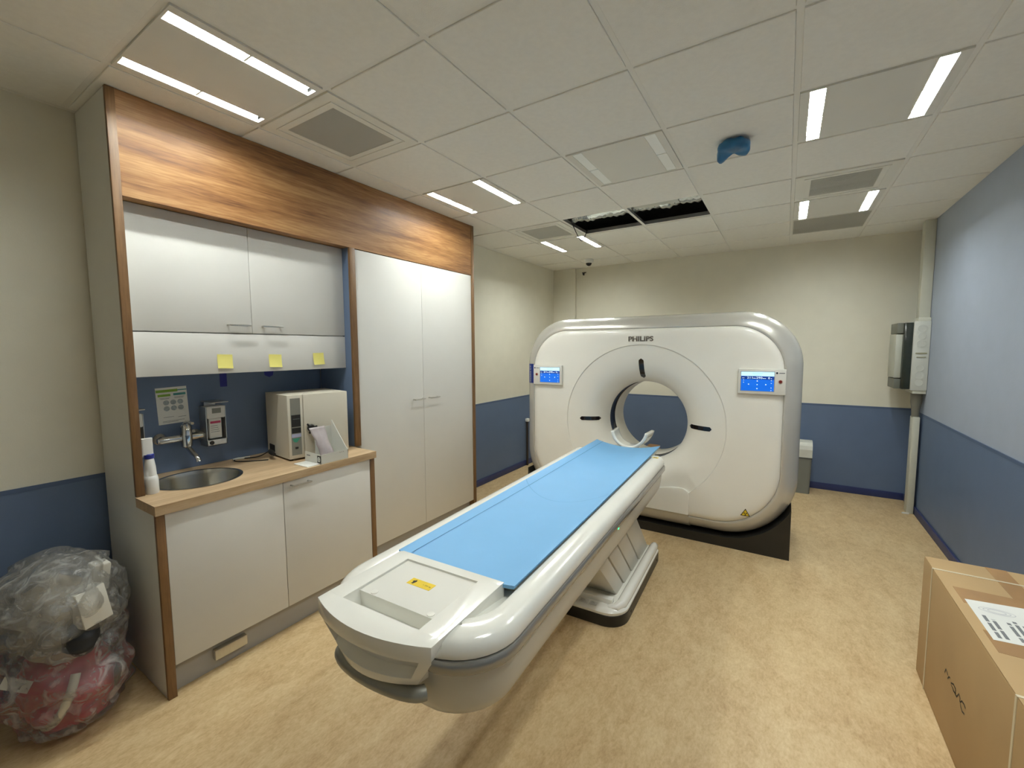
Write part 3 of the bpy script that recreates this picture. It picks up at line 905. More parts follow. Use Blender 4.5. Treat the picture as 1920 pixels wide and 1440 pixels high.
# ------------------------------------------------------------------ CT gantry
GX, GZ, GY = .13, .965, 1.896
GA, GT, GB = 1.19, 1.92, .09
RT, RB = .43, .53
def inside(x, z, d):
    x0, x1, z0, z1 = GX - GA + d, GX + GA - d, GB + d, GT - d
    if x < x0 or x > x1 or z < z0 or z > z1: return False
    rt, rb = RT - d * .6, RB - d * .6
    for sx in (-1, 1):
        ex = x0 if sx < 0 else x1
        for r, ez, sz in ((rt, z1, 1), (rb, z0, -1)):
            cx_, cz_ = ex - sx * r, ez - sz * r
            if (x - cx_) * sx > 0 and (z - cz_) * sz > 0:
                if (x - cx_) ** 2 + (z - cz_) ** 2 > r * r: return False
    return True
NA = 288
CACHE = {}
def out_t(d):
    d = round(d, 4)
    if d not in CACHE:
        l = []
        for k in range(NA):
            a = 2 * PI * k / NA
            c_, s_ = math.cos(a), math.sin(a)
            lo, hi = 0.2, 2.0
            for _ in range(26):
                m_ = (lo + hi) / 2
                if inside(GX + m_ * c_, GZ + m_ * s_, d): lo = m_
                else: hi = m_
            l.append(lo)
        CACHE[d] = l
    return CACHE[d]
ga = thing('ct_scanner', 'large white ring-shaped CT scanner with silver rim', 'CT scanner', (GX, 2.25, 0))
GO = Vector((GX, 2.25, 0))
def gl(x, y, z): return (x - GO.x, y - GO.y, z - GO.z)
def ring_loop(r, y): return [gl(GX + r * math.cos(2 * PI * k / NA), y, GZ + r * math.sin(2 * PI * k / NA)) for k in range(NA)]
def out_loop(d, y, tmin=0.0):
    return [gl(GX + max(t, tmin) * math.cos(2 * PI * k / NA), y, GZ + max(t, tmin) * math.sin(2 * PI * k / NA)) for k, t in enumerate(out_t(d))]
PROF = [(.360, 2.165), (.362, 2.13), (.370, 2.09), (.385, 2.05), (.408, 2.012), (.44, 1.977), (.48, 1.95), (.53, 1.929), (.59, 1.914), (.65, 1.906), (.694, 1.9025)]
def yprof(r):
    if r >= .694: return GY
    for (r0, y0), (r1, y1) in zip(PROF, PROF[1:]):
        if r0 <= r <= r1: return y0 + (y1 - y0) * (r - r0) / (r1 - r0)
    return PROF[0][1]
loops = [ring_loop(r, y) for r, y in PROF]
v, f = loft(loops, False, False)
fr_ = new_mesh('bore_surround', v, f, M_GWHITE, ga, smooth='full')
loops = [ring_loop(.6945, 1.9035), ring_loop(.696, 1.8975), ring_loop(.699, GY), ring_loop(.704, GY)]
for q, (d, y) in enumerate(((.20, GY), (.165, 1.8975), (.145, 1.902), (.13, 1.908), (.1215, 1.915), (.1185, 1.922))):
    loops.append(out_loop(d, y, .7045 + .0012 * q))
v, f = loft(loops, False, False)
new_mesh('front_cover', v, f, M_GWHITE, ga, smooth=True)
RIM = ((.1182, 1.924), (.1165, 1.919), (.110, 1.915), (.098, 1.917), (.075, 1.928), (.048, 1.947), (.025, 1.972), (.009, 2.005), (.0, 2.05), (.0, 2.09), (.004, 2.10))
v, f = loft([out_loop(d, y, .71) for d, y in RIM], False, False)
new_mesh('silver_rim', v, f, M_SILVER, ga, smooth=True)
v, f = loft([out_loop(.006, 2.098), out_loop(.0, 2.106), out_loop(.0, 2.55), out_loop(.03, 2.62), out_loop(.1, 2.66), ring_loop(.60, 2.68), ring_loop(.46, 2.67), ring_loop(.38, 2.62), ring_loop(.36, 2.56)], False, False)
new_mesh('rear_cover', v, f, M_GWHITE, ga, smooth=True)
v, f = loft([ring_loop(.36, 2.57), ring_loop(.3585, 2.56), ring_loop(.3585, 2.31), ring_loop(.36, 2.305)], False, False)
new_mesh('bore_liner', v, f, M_GWHITE, ga, smooth=True)
v, f = loft([ring_loop(.3605, 2.306), ring_loop(.364, 2.30), ring_loop(.364, 2.17), ring_loop(.3605, 2.163)], False, False)
new_mesh('scan_window_ring', v, f, mat('dark_scan_window', (24, 28, 40), .15, var=.05), ga, smooth=True)
# laser windows follow the flared surround
M_LASER = mat('laser_window_black', (22, 16, 16), .12, var=.05)
def laser(a, r0, r1, hw):
    v, f = [], []
    n = 14
    ca, sa = math.cos(a), math.sin(a)
    for i in range(n + 1):
        t_ = i / n
        r = r0 + (r1 - r0) * t_
        e = min(t_, 1 - t_) * (r1 - r0)
        w_ = hw * (math.sqrt(max(0, 1 - (1 - e / hw) ** 2)) if e < hw else 1.0)
        w_ = max(w_, .002)
        for s in (-1, 1):
            rr = math.hypot(r, w_)
            v.append(gl(GX + r * ca - s * w_ * sa, yprof(rr) - .0025, GZ + r * sa + s * w_ * ca))
    m_ = len(v)
    v += [(x, y + .012, z) for x, y, z in v]
    for i in range(n):
        f.append((2 * i, 2 * i + 1, 2 * i + 3, 2 * i + 2))
        f.append((2 * i, 2 * i + 2, m_ + 2 * i + 2, m_ + 2 * i))
        f.append((2 * i + 1, m_ + 2 * i + 1, m_ + 2 * i + 3, 2 * i + 3))
    new_mesh('laser_window', v, f, M_LASER, ga)
laser(PI / 2, .40, .575, .022)
laser(PI, .40, .572, .018)
laser(0, .40, .585, .018)
# lower cover and its seam
half = [(.43, .225), (.43, .395), (.422, .42), (.405, .435), (.38, .443), (.34, .445), (.27, .436), (.19, .42), (.10, .408), (0, .403)]
poly = half + [(-x, z) for x, z in reversed(half[:-1])]
n = len(poly)
lps = [[gl(GX + x * k, y, .225 + (z - .225) * k) for x, z in poly] for k, y in ((1.0, GY + .03), (1.0, GY - .006), (.995, GY - .009), (.985, GY - .010))]
v, f = loft(lps, True, True)
new_mesh('lower_cover', v, f, M_GWHITE, ga, smooth=True)
lip = [(.136, GY - .010), (.121, GY + .004), (.110, 1.905), (.096, 1.907), (.071, 1.919), (.043, 1.938), (.018, 1.965), (.001, 2.003)]
v, f = loft([[gl(GX + x, y, GB + d) for d, y in lip] + [gl(GX + x, y + .03, GB + d + .012) for d, y in reversed(lip)] for x in (-.43, .43)])
new_mesh('lower_cover_lip', v, f, M_SILVER, ga, smooth=True)
# plinth: follows the underside of the rounded housing
pl_ = []
steps = 30
for k in range(NA):
    a = 2 * PI * k / NA
    if math.sin(a) > -.2: continue
    t_ = out_t(0.0)[k] + .014
    x, z = GX + t_ * math.cos(a), GZ + t_ * math.sin(a)
    if GX - 1.165 < x < GX + 1.165:
        pl_.append((x, max(z, .075)))
pl_.sort(key=lambda p: p[0])
xa, xb = pl_[0][0], pl_[-1][0]
poly = [(xa, 0), (xb, 0)] + list(reversed(pl_))
v = [gl(x, 1.925, z) for x, z in poly] + [gl(x, 2.60, z) for x, z in poly]
n = len(poly)
pf = new_mesh('plinth', v, [tuple(range(n)), tuple(range(2 * n - 1, n - 1, -1))] + [(i, (i + 1) % n, n + (i + 1) % n, n + i) for i in range(n)], M_BASE, ga)
# maker's name
def text_fit(nm, body, w, h, m, parent, place, extrude=.0008, bold=0.0):
    o = text(nm, body, 1.0, m, parent, Matrix.Identity(4), 0.0, bold)
    xs = [q.co.x for q in o.data.vertices]; ys = [q.co.y for q in o.data.vertices]
    cx_, cy_ = (max(xs) + min(xs)) / 2, (max(ys) + min(ys)) / 2
    sx, sy = w / (max(xs) - min(xs)), h / (max(ys) - min(ys))
    o.data.transform(place @ Matrix.Diagonal((sx, sy, 1, 1)) @ Matrix.Translation((-cx_, -cy_, 0)))
    if extrude:
        bm = bmesh.new(); bm.from_mesh(o.data)
        r = bmesh.ops.extrude_face_region(bm, geom=list(bm.faces))
        nv = place.to_3x3() @ Vector((0, 0, extrude))
        bmesh.ops.translate(bm, vec=nv, verts=[g for g in r['geom'] if isinstance(g, bmesh.types.BMVert)])
        bm.to_mesh(o.data); bm.free()
    return o
text_fit('maker_name', 'PHILIPS', .216, .044, mat('grey_metal_letters', (120, 114, 104), .3, metal=.6), ga, Matrix.Translation(gl(.131, GY - .0005, 1.713)) @ FACE_NEG_Y, .003, .03)

# control panels
M_PANEL = mat('panel_white', (226, 224, 216), .3, coat=.3, var=.01)
M_SCR_L = mat('screen_pale', (180, 220, 245), .3, emit=((190, 228, 250), .75), var=0)
M_SCR_D = mat('screen_navy', (14, 50, 130), .3, emit=((10, 62, 150), .45), var=0)
M_SCR_B = mat('screen_blue', (14, 96, 210), .3, emit=((14, 104, 214), .6), var=0)
M_SCR_W = mat('screen_white', (240, 248, 255), .3, emit=((220, 240, 255), .8), var=0)
M_RED = mat('dark_red_button', (112, 30, 24), .35)
def control_panel(x0, x1, s0, s1, bx, brand_x):
    y1_, y0_ = GY + .002, GY - .026
    z0_, z1_ = 1.277, 1.47
    p = box('control_panel', x0, x1, y0_, y1_, z0_, z1_, M_PANEL, ga, bev=.006, off=GO)
    za, zb, zc, zd = 1.302, 1.389, 1.413, 1.447
    def r_(nm, xa, xb, zA, zB, m, dy=.0006): return box(nm, xa, xb, y0_ - dy, y0_ + .001, zA, zB, m, p, off=GO)
    r_('screen_bezel', s0 - .004, s1 + .004, za - .004, zd + .004, mat('bezel_grey', (150, 156, 160), .4), .0003)
    r_('screen', s0, s1, za, zb, M_SCR_B)
    r_('screen', s0, s1, zb, zc + .002, M_SCR_D)
    r_('screen', s0, s1, zc + .002, zd, M_SCR_L)
    wd = s1 - s0
    def tx(body, u, z, w, h, m=M_SCR_W): text_fit('screen_text', body, w, h, m, p, Matrix.Translation(gl(s0 + u * wd, y0_ - .0009, z)) @ FACE_NEG_Y, 0)
    zm = (zb + zc + .002) / 2
    tx('211', .27, zm, .036, .015); tx('290', .56, zm, .040, .015); tx('0', .85, zm, .012, .014)
    for u, w in ((.40, .012), (.445, .006), (.69, .012), (.74, .008), (.92, .006), (.05, .008), (.09, .006)):
        r_('screen_text_line', s0 + u * wd - w / 2, s0 + u * wd + w / 2, zm - .005, zm - .002, M_SCR_W, .0009)
    r_('screen_text_line', s0 + .34 * wd, s0 + .66 * wd, zd - .012, zd - .010, mat('screen_dim', (120, 170, 200), .4), .0009)
    r_('screen_text_line', s0 + .38 * wd, s0 + .62 * wd, zd - .026, zd - .0245, mat('screen_dim', (120, 170, 200), .4), .0009)
    def ar(u, z, s, k):
        cx_, cz_ = s0 + u * wd, z
        q = [(math.cos(k * PI / 2 + j * 2 * PI / 3), math.sin(k * PI / 2 + j * 2 * PI / 3)) for j in range(3)]
        new_mesh('screen_symbol', [gl(cx_ + s * a, y0_ - .0009, cz_ + s * b) for a, b in q], [(0, 1, 2)], M_SCR_W, p)
    ar(.5, 1.378, .006, 1); ar(.5, 1.320, .006, 3); ar(.24, 1.352, .006, 2); ar(.76, 1.352, .006, 0); ar(.5, 1.350, .005, 0)
    for u, z in ((.08, 1.383), (.08, 1.366), (.92, 1.383), (.92, 1.363), (.92, 1.328), (.92, 1.309)):
        ar(u, z, .004, 1)
    lathe('button_ring', [(.0165, y0_ - .0005 - GO.y), (.0165, y0_ - .002 - GO.y), (.011, y0_ - .0025 - GO.y)], mat('pale_pink_ring', (216, 196, 184), .4), p, axis='y', at=(bx - GO.x, 0, 1.377), n=24)
    lathe('stop_button', [(.011, y0_ - GO.y), (.011, y0_ - .006 - GO.y), (.0, y0_ - .007 - GO.y)], M_RED, p, axis='y', at=(bx - GO.x, 0, 1.377), n=20)
    lathe('brand_mark', [(.007, y0_ - .0006 - GO.y), (.007, y0_ - .001 - GO.y), (.004, y0_ - .001 - GO.y), (.004, y0_ - .0006 - GO.y)], mat('dark_blue_print', (40, 52, 80), .5), p, axis='y', at=(brand_x - .022 - GO.x, 0, 1.441), n=16)
    box('brand_line', brand_x - .008, brand_x + .028, y0_ - .0009, y0_, 1.4375, 1.4435, M_GREYINK, p, off=GO)
control_panel(.898, 1.213, .918, 1.137, 1.178, 1.176)
control_panel(-.930, -.615, -.852, -.640, -.890, -.890)

# blue sticker on the left rim
ins = [(.110, 1.915), (.098, 1.917), (.075, 1.928), (.048, 1.947), (.025, 1.972), (.009, 2.005), (.0, 2.05), (.0, 2.085)]
v, f = [], []
for z in (1.283, 1.478):
    for d, y in ins:
        v.append(gl(GX - GA + d - .0015, y - .0015, z))
m_ = len(ins)
f = [(i, i + 1, m_ + i + 1, m_ + i) for i in range(m_ - 1)]
bs = new_mesh('name_sticker', v, f, mat('royal_blue_sticker', (24, 50, 132), .35), ga, smooth=True)
text_fit('sticker_text', 'Incisive CT', .165, .024, M_PAPER, bs, Matrix.Translation(gl(GX - GA + .060, 1.934, 1.38)) @ Matrix.Rotation(-.62, 4, 'Z') @ FACE_NEG_Y @ Matrix.Rotation(PI / 2, 4, 'Z'), 0)

# radiation triangle
def tri(s, y, cx_, cz_): return [gl(cx_ + s * math.cos(PI / 2 + k * 2 * PI / 3), y, cz_ + s * math.sin(PI / 2 + k * 2 * PI / 3)) for k in range(3)]
tb = new_mesh('warning_sticker', tri(.040, GY - .0012, .982, .322), [(0, 1, 2)], M_INK, ga)
ti = new_mesh('sticker_face', tri(.030, GY - .0018, .982, .322), [(0, 1, 2)], M_YEL, tb)
for k in range(3):
    a0 = PI / 2 + k * 2 * PI / 3 + PI
    pts = [gl(.982, GY - .0022, .320)] + [gl(.982 + .0125 * math.cos(a0 + da), GY - .0022, .320 + .0125 * math.sin(a0 + da)) for da in (-.5, -.25, 0, .25, .5)]
    new_mesh('trefoil_blade', pts, [tuple(range(6))], M_INK, tb)

# ------------------------------------------------------------------ patient table (local: x across, y along)
TX, TRZ = .1866, math.radians(2.17)
tb_ = thing('patient_table', 'long white CT patient table on a slanted pedestal', 'patient table', (TX, 0, 0), TRZ)
HW, S0, S1 = .35, -1.067, 1.36
TW, TC = .235, -.018
def tl(d, z, r0=.20, bl=.0):
    return [(x, y, z) for x, y in rrect(-HW + d, HW - d, S0 + d, S1 - d, (max(.03, r0 - d * .5), max(.02, .07 - d)), 10, bl)]
v, f = loft([tl(.105, .548), tl(.075, .554), tl(.048, .574), tl(.031, .61), tl(.022, .66), tl(.018, .70), tl(.017, .732)])
new_mesh('lower_shell', v, f, M_TGREY, tb_, smooth=True)
v, f = loft([tl(.017, .7315), tl(.0, .735), tl(-.005, .743), tl(-.005, .766), tl(.0, .774), tl(.010, .7755)])
new_mesh('silver_band', v, f, M_SILVER2, tb_, smooth=True)
v, f = loft([tl(.010, .7755), tl(.003, .779), tl(.001, .790), tl(.003, .806), tl(.009, .820), tl(.020, .831), tl(.036, .8375), tl(.056, .839), tl(.078, .839), tl(.085, .835), tl(.089, .80)])
def mat_z(w, s):
    e = .853 + .004 * max(0, s)
    k = .018 + .022 * min(1, max(0, (s + .74) / 1.0))
    return e - k * (1 - min(1, abs(w / .262)) ** 2)
v = [(x, y, min(z, mat_z(x, y) - .024) if y > S1 - .14 and abs(x) < .262 and z > .79 else z) for x, y, z in v]
v = [(x, y, min(z, .777) if y < -.9 and abs(x - TC) < .205 else z) for x, y, z in v]
new_mesh('upper_shell', v, f, M_TWHITE, tb_, smooth=True)
# foot end tray with trough and hand grip
def tray_mesh():
    bm = bmesh.new()
    N = 14
    YB_, YP, YT, YI = -.735, -.775, -1.000, -1.066
    xs = [TC - TW, TC - .165, TC + .155, TC + TW]
    def fy(x): return -1.105 - .05 * (1 - ((x - TC) / TW) ** 2)
    cache = {}
    def V(x, y, z):
        k = (round(x, 5), round(y, 5), round(z, 5))
        if k not in cache: cache[k] = bm.verts.new((x, y, z))
        return cache[k]
    def F(*p): bm.faces.new([V(*q) for q in p])
    zt, zp, zd, zb = .847, .839, .788, .700
    fx = sorted(set([xs[0] + (xs[3] - xs[0]) * i / N for i in range(N + 1)] + [xs[1], xs[2]]))
    # top ring: back, left, right, front border
    F((xs[1], YB_, zt), (xs[1], YP, zt), (xs[2], YP, zt), (xs[2], YB_, zt))
    F((xs[0], YB_, zt), (xs[0], YP, zt), (xs[1], YP, zt), (xs[1], YB_, zt))
    F((xs[2], YB_, zt), (xs[2], YP, zt), (xs[3], YP, zt), (xs[3], YB_, zt))
    for q in ((0, 1), (2, 3)):
        F((xs[q[0]], YP, zt), (xs[q[0]], YT, zt), (xs[q[1]], YT, zt), (xs[q[1]], YP, zt))
        F((xs[q[0]], YT, zt), (xs[q[0]], YI, zt), (xs[q[1]], YI, zt), (xs[q[1]], YT, zt))
    for a, b in zip(fx, fx[1:]):
        F((a, YI, zt), (a, fy(a), zt), (b, fy(b), zt), (b, YI, zt))
    mid = [x for x in fx if xs[1] - 1e-6 <= x <= xs[2] + 1e-6]
    # platform and trough
    F((xs[1], YP, zp), (xs[1], YT, zp), (xs[2], YT, zp), (xs[2], YP, zp))
    F((xs[1], YP, zt), (xs[1], YP, zp), (xs[2], YP, zp), (xs[2], YP, zt))
    F(*([(x, YI, zd) for x in mid] + [(xs[2], YT, zd), (xs[1], YT, zd)]))
    F((xs[1], YT, zp), (xs[1], YT, zd), (xs[2], YT, zd), (xs[2], YT, zp))
    for a, b in zip(mid, mid[1:]):
        F((a, YI, zt), (b, YI, zt), (b, YI, zd), (a, YI, zd))
    for x in (xs[1], xs[2]):
        F((x, YP, zt), (x, YT, zt), (x, YT, zp), (x, YP, zp))
        F((x, YT, zt), (x, YI, zt), (x, YI, zd), (x, YT, zd), (x, YT, zp))
    # outer walls; the front has a long grip pocket
    F((xs[0], YB_, zb), (xs[0], YB_, zt), (xs[1], YB_, zt), (xs[2], YB_, zt), (xs[3], YB_, zt), (xs[3], YB_, zb))
    for x in (xs[0], xs[3]):
        F((x, YB_, zb), (x, fy(x), zb), (x, fy(x), .728), (x, fy(x), .80), (x, fy(x), zt), (x, YI, zt), (x, YT, zt), (x, YP, zt), (x, YB_, zt))
    g0, g1 = xs[0] + .055, xs[3] - .055
    gx_ = [x for x in fx]
    for i, (a, b) in enumerate(zip(fx, fx[1:])):
        sl = lambda x, z: fy(x) + (.026 * (.80 - z) / .13 if z < .80 else 0)
        F((a, fy(a), .80), (a, fy(a), zt), (b, fy(b), zt), (b, fy(b), .80))
        F((a, sl(a, zb) * 0 + fy(a), zb), (a, fy(a), .728), (b, fy(b), .728), (b, fy(b), zb))
        if g0 - .03 < a and b < g1 + .03:
            dp = .034
            F((a, fy(a), .80), (b, fy(b), .80), (b, fy(b) + dp, .795), (a, fy(a) + dp, .795))
            F((a, fy(a), .728), (b, fy(b), .728), (b, fy(b) + dp, .745), (a, fy(a) + dp, .745))
            F((a, fy(a) + dp, .795), (b, fy(b) + dp, .795), (b, fy(b) + dp, .745), (a, fy(a) + dp, .745))
            if not (g0 - .03 < fx[i - 1] if i else False):
                F((a, fy(a), .728), (a, fy(a), .80), (a, fy(a) + dp, .795), (a, fy(a) + dp, .745))
            if i + 2 >= len(fx) or not (fx[i + 2] < g1 + .03):
                F((b, fy(b), .728), (b, fy(b), .80), (b, fy(b) + dp, .795), (b, fy(b) + dp, .745))
        else:
            F((a, fy(a), .728), (a, fy(a), .80), (b, fy(b), .80), (b, fy(b), .728))
    F(*([(x, fy(x), zb) for x in fx] + [(xs[3], YB_, zb), (xs[0], YB_, zb)]))
    for q in bm.verts:
        if q.co.z < .80:
            t_ = (.80 - q.co.z) / .10
            if q.co.y < -.9:
                q.co.x = TC + (q.co.x - TC) * (1 - .30 * t_)
                q.co.y += .02 * t_
    return from_bm('foot_tray', bm, M_TWHITE, tb_)
tray = tray_mesh()
bevel_apply(tray, .007, 3, 30)
ST = box('load_sticker', -.078, .022, -.892, -.855, .8390, .8397, M_YEL, tb_, off=ZO)
ST['label'] = 'yellow load limit sticker'
text_fit('sticker_text', '< 205 kg', .034, .008, M_INK, ST, Matrix.Translation((-.002, -.875, .8400)), 0)
fig = [(-.064, -.885), (-.060, -.878), (-.066, -.874), (-.063, -.868), (-.058, -.866), (-.056, -.861), (-.052, -.866), (-.050, -.872), (-.052, -.877), (-.055, -.886)]
new_mesh('person_symbol', [(x, y, .8400) for x, y in fig], [tuple(range(len(fig)))], M_INK, ST)
for x_ in (-.128, .112):
    lathe('tray_stud', [(.012, .8390), (.012, .8408), (.0, .8412)], M_TWHITE, tb_, n=20, at=(x_, -.985, 0))
v, f = tube_vf([(TC + .175 * math.sin(q), -1.062 - .047 * math.cos(q) , .668) for q in [-1.5 + 3.0 * i / 16 for i in range(17)]], .022, 12)
new_mesh('bumper_bar', v, f, mat('bumper_grey', (150, 150, 142), .35, metal=.3), tb_, smooth=True)
# cradle under the mat reaching towards the bore
def sag(w, hw, e, s): return e - s * (1 - min(1, abs(w / hw)) ** 2)
v, f = [], []
NW = 16
def cradle_loop(y, hw, e, th, s):
    top = [(-hw + 2 * hw * i / NW, y, sag(-hw + 2 * hw * i / NW, hw, e, s)) for i in range(NW + 1)]
    bot = [(x, y, z - th) for x, _, z in reversed(top)]
    return top + bot
v, f = loft([cradle_loop(-.7, .25, .831, .02, .03), cradle_loop(1.50, .25, .831, .02, .035), cradle_loop(1.56, .24, .829, .02, .04), cradle_loop(1.60, .15, .812, .02, .018), cradle_loop(1.70, .12, .802, .022, .012)])
new_mesh('cradle', v, f, M_TGREY, tb_, smooth=True)
YS = box('yellow_sticker', .275, .315, 1.235, 1.262, .8385, .8398, M_YEL, tb_, off=ZO)
box('sticker_print', .283, .307, 1.243, 1.254, .8398, .8402, M_INK, YS, off=ZO)
lathe('status_light', [(.007, .0), (.007, .004), (.0, .006)], mat('green_led', (60, 220, 130), .3, emit=((60, 255, 150), 3.0)), tb_, axis='x', at=(HW - .018, .20, .712), n=14)
# pedestal
BW, B0, B1 = .305, .42, 1.43
def bl_(d, z): return [(x, y, z) for x, y in rrect(-BW + d, BW - d, B0 + d, B1 - d, (max(.02, .13 - d), max(.02, .05 - d)), 8)]
v, f = loft([bl_(.002, 0), bl_(.0, .004), bl_(.0, .066), bl_(.004, .07)])
new_mesh('plinth', v, f, M_BASE, tb_, smooth=True)
v, f = loft([bl_(.002, .0695), bl_(.0, .074), bl_(.0, .085), bl_(.012, .098), bl_(.035, .106), bl_(.07, .108)])
new_mesh('base_cover', v, f, M_TWHITE, tb_, smooth=True)
for s in (-1, 1):
    pts = [(s * .20, .47, .092), (s * .245, .485, .098), (s * .268, .53, .108), (s * .272, .62, .114), (s * .272, 1.0, .114), (s * .272, 1.36, .114), (s * .27, 1.40, .108), (s * .265, 1.415, .09)]
    v, f = tube_vf(pts, [.02, .026, .03, .031, .031, .031, .028, .02], 12)
    new_mesh('side_rail', v, f, M_TWHITE, tb_, smooth=True)
for s, yy in ((1, .60), (1, 1.33), (-1, .6), (-1, 1.33)):
    lathe('plinth_hole', [(.008, .0), (.008, .0015), (.0, .0016)], M_INK, tb_, axis='x', at=(s * BW - (.0 if s > 0 else .0016), yy, .035), n=12)
box('base_step', -.22, .22, .485, .53, .10, .135, M_TWHITE, tb_, bev=.006, off=ZO)
for x0, x1, ya, yb in ((-.035, .02, .43, .468), (.03, .085, .432, .472), (.095, .14, .436, .466)):
    st = box('rating_sticker', x0, x1, ya, yb, .1055, .109, mat('pale_grey_sticker', (206, 206, 202), .5), tb_, off=ZO)
    for q in range(3):
        box('sticker_line', x0 + .008, x1 - .01 - .006 * q, ya + .008 + q * .009, ya + .010 + q * .009, .109, .1094, M_GREYINK, st, off=ZO)
YBOT = [.615, .77, .945, 1.135, 1.40]
SL = 1.04
def slant(nm, ya, yb, hw, z0, z1, m, inset=0.0):
    zt = z1
    v = []
    for x in (-hw, hw):
        for (y, z) in ((ya, z0), (yb, z0), (yb - SL * (zt - z0), zt), (ya - SL * (zt - z0), zt)):
            v.append((x, y, z))
    f = [(0, 1, 2, 3), (7, 6, 5, 4), (0, 4, 5, 1), (1, 5, 6, 2), (2, 6, 7, 3), (3, 7, 4, 0)]
    bm = bmesh.new()
    vs = [bm.verts.new(p) for p in v]
    for q in f: bm.faces.new([vs[i] for i in q])
    bmesh.ops.bevel(bm, geom=list(bm.edges), offset=.008 if m is not M_BLACK else .001, segments=2, profile=.5, affect='EDGES')
    return from_bm(nm, bm, m, tb_, smooth=True)
slant('lift_core', YBOT[0] + .02, YBOT[-1] - .02, .203, .10, .62, M_TGREY)
for k, (a, b) in enumerate(zip(YBOT, YBOT[1:])):
    slant('lift_cover', a + .004, b - .004, (.213, .219, .222, .225)[k], .095, .625, M_TGREY)
box('lift_head', -.2, .2, .0, .9, .585, .63, M_TGREY, tb_, bev=.008, off=ZO)

# mat
MW, M0, M1 = .262, -.742, 1.585
mt = thing('table_mat', 'sky blue padded mat lying along the patient table', 'mat', (TX, 0, .80), TRZ)
NW, NS = 28, 60
v, f = [], []
def mp_(w, s, dz): return (w, s, mat_z(w, s) - .80 + dz)
grid = []
th = .016
for i in range(NS + 1):
    s = M0 + (M1 - M0) * i / NS
    row = []
    for j in range(NW + 1):
        w = -MW + 2 * MW * j / NW
        row.append(mp_(w, s, -.004 if j in (0, NW) or i in (0, NS) else 0))
    for j in range(NW, -1, -1):
        w = -MW + 2 * MW * j / NW
        row.append(mp_(w * .985, s, -th))
    grid.append(row)
v, f = loft(grid)
mo = new_mesh('pad', v, f, M_MAT, mt, smooth=True)
def ribbon(nm, path, hw, m, parent, zf):
    v, f = [], []
    for i, (x, y) in enumerate(path):
        a = path[max(0, i - 1)]; b = path[min(len(path) - 1, i + 1)]
        dx, dy = b[0] - a[0], b[1] - a[1]
        L = math.hypot(dx, dy) or 1
        nx, ny = -dy / L, dx / L
        for s in (-1, 1):
            v.append((x + s * hw * nx, y + s * hw * ny, zf(x + s * hw * nx, y + s * hw * ny)))
    f = [(2 * i, 2 * i + 1, 2 * i + 3, 2 * i + 2) for i in range(len(path) - 1)]
    return new_mesh(nm, v, f, m, parent)
zf = lambda x, y: mat_z(x, y) - .80 + .0012
ribbon('seam', [(-.205, M0 + .01 + (M1 - M0 - .02) * i / 60) for i in range(61)], .0016, M_MATD, mt, zf)
ribbon('seam', [(-.255 + .51 * i / 40, .30 - .16 * math.sin(PI * i / 40) ** .8 - .02 * (i / 40)) for i in range(41)], .0014, mat('blue_vinyl_seam_light', (98, 156, 205), .6), mt, zf)

# head holder
hh = thing('head_holder', 'white curved head holder at the scanner end of the table', 'head holder', (TX - .062, 1.60, .80), TRZ)
v, f = [], []
NP, NQ = 36, 10
R0 = .118
rows = []
for q in range(NQ + 1):
    t_ = q / NQ
    row = []
    for p in range(NP + 1):
        ph = -1.42 + 2.84 * p / NP
        lean = (abs(ph) / 1.42) ** 2
        y = .01 + .17 * t_ + .02 * lean * (1 - t_) + .05 * lean * t_
        rr = R0 + .012 * t_
        x = rr * math.sin(ph) * (1.08 + .03 * lean)
        z = .135 - rr * math.cos(ph) * .98 + .016 * lean
        row.append((x, y, z))
    rows.append(row)
v = [p for r in rows for p in r]
m_ = NP + 1
f = [(i * m_ + j, i * m_ + j + 1, (i + 1) * m_ + j + 1, (i + 1) * m_ + j) for i in range(NQ) for j in range(NP) if not (2 <= i <= 7 and 28 <= j <= 32)]
ho = new_mesh('cup', v, f, M_TWHITE, hh, smooth='full')
md = ho.modifiers.new('s', 'SOLIDIFY'); md.thickness = .024; md.offset = 1
box('mount', -.06, .06, -.03, .16, -.012, .012, M_TWHITE, hh, bev=.005, off=ZO)

# ------------------------------------------------------------------ cardboard box
X0, X1, Y0, Y1, ZB = 1.823, 2.31, -.27, .945, .598
cb_ = thing('cardboard_box', 'big brown cardboard box with white shipping label by the right wall', 'cardboard box', ((X0 + X1) / 2, (Y0 + Y1) / 2, 0))
o_ = Vector(cb_.location)
bm = bmesh.new()
bm_box(bm, X0 - o_[0], X1 - o_[0], Y0 - o_[1], Y1 - o_[1], 0, ZB - .004, .004, 2)
from_bm('carton', bm, M_CARD, cb_, smooth=True)
XM = (X0 + X1) / 2
box('top_flap', X0 + .001, XM - .001, Y0 + .001, Y1 - .001, ZB - .004, ZB, M_CARD, cb_, bev=.0015)
box('top_flap', XM + .001, X1 - .001, Y0 + .001, Y1 - .001, ZB - .004, ZB, M_CARD, cb_, bev=.0015)
box('tape', XM - .035, XM + .035, Y0, Y1, ZB, ZB + .0006, M_TAPE, cb_)
box('tape', X0 + .03, X1 - .001, .50, .64, ZB, ZB + .0009, M_TAPE, cb_)
box('tape', X0 + .03, X1 - .001, .16, .30, ZB, ZB + .0009, M_TAPE, cb_)
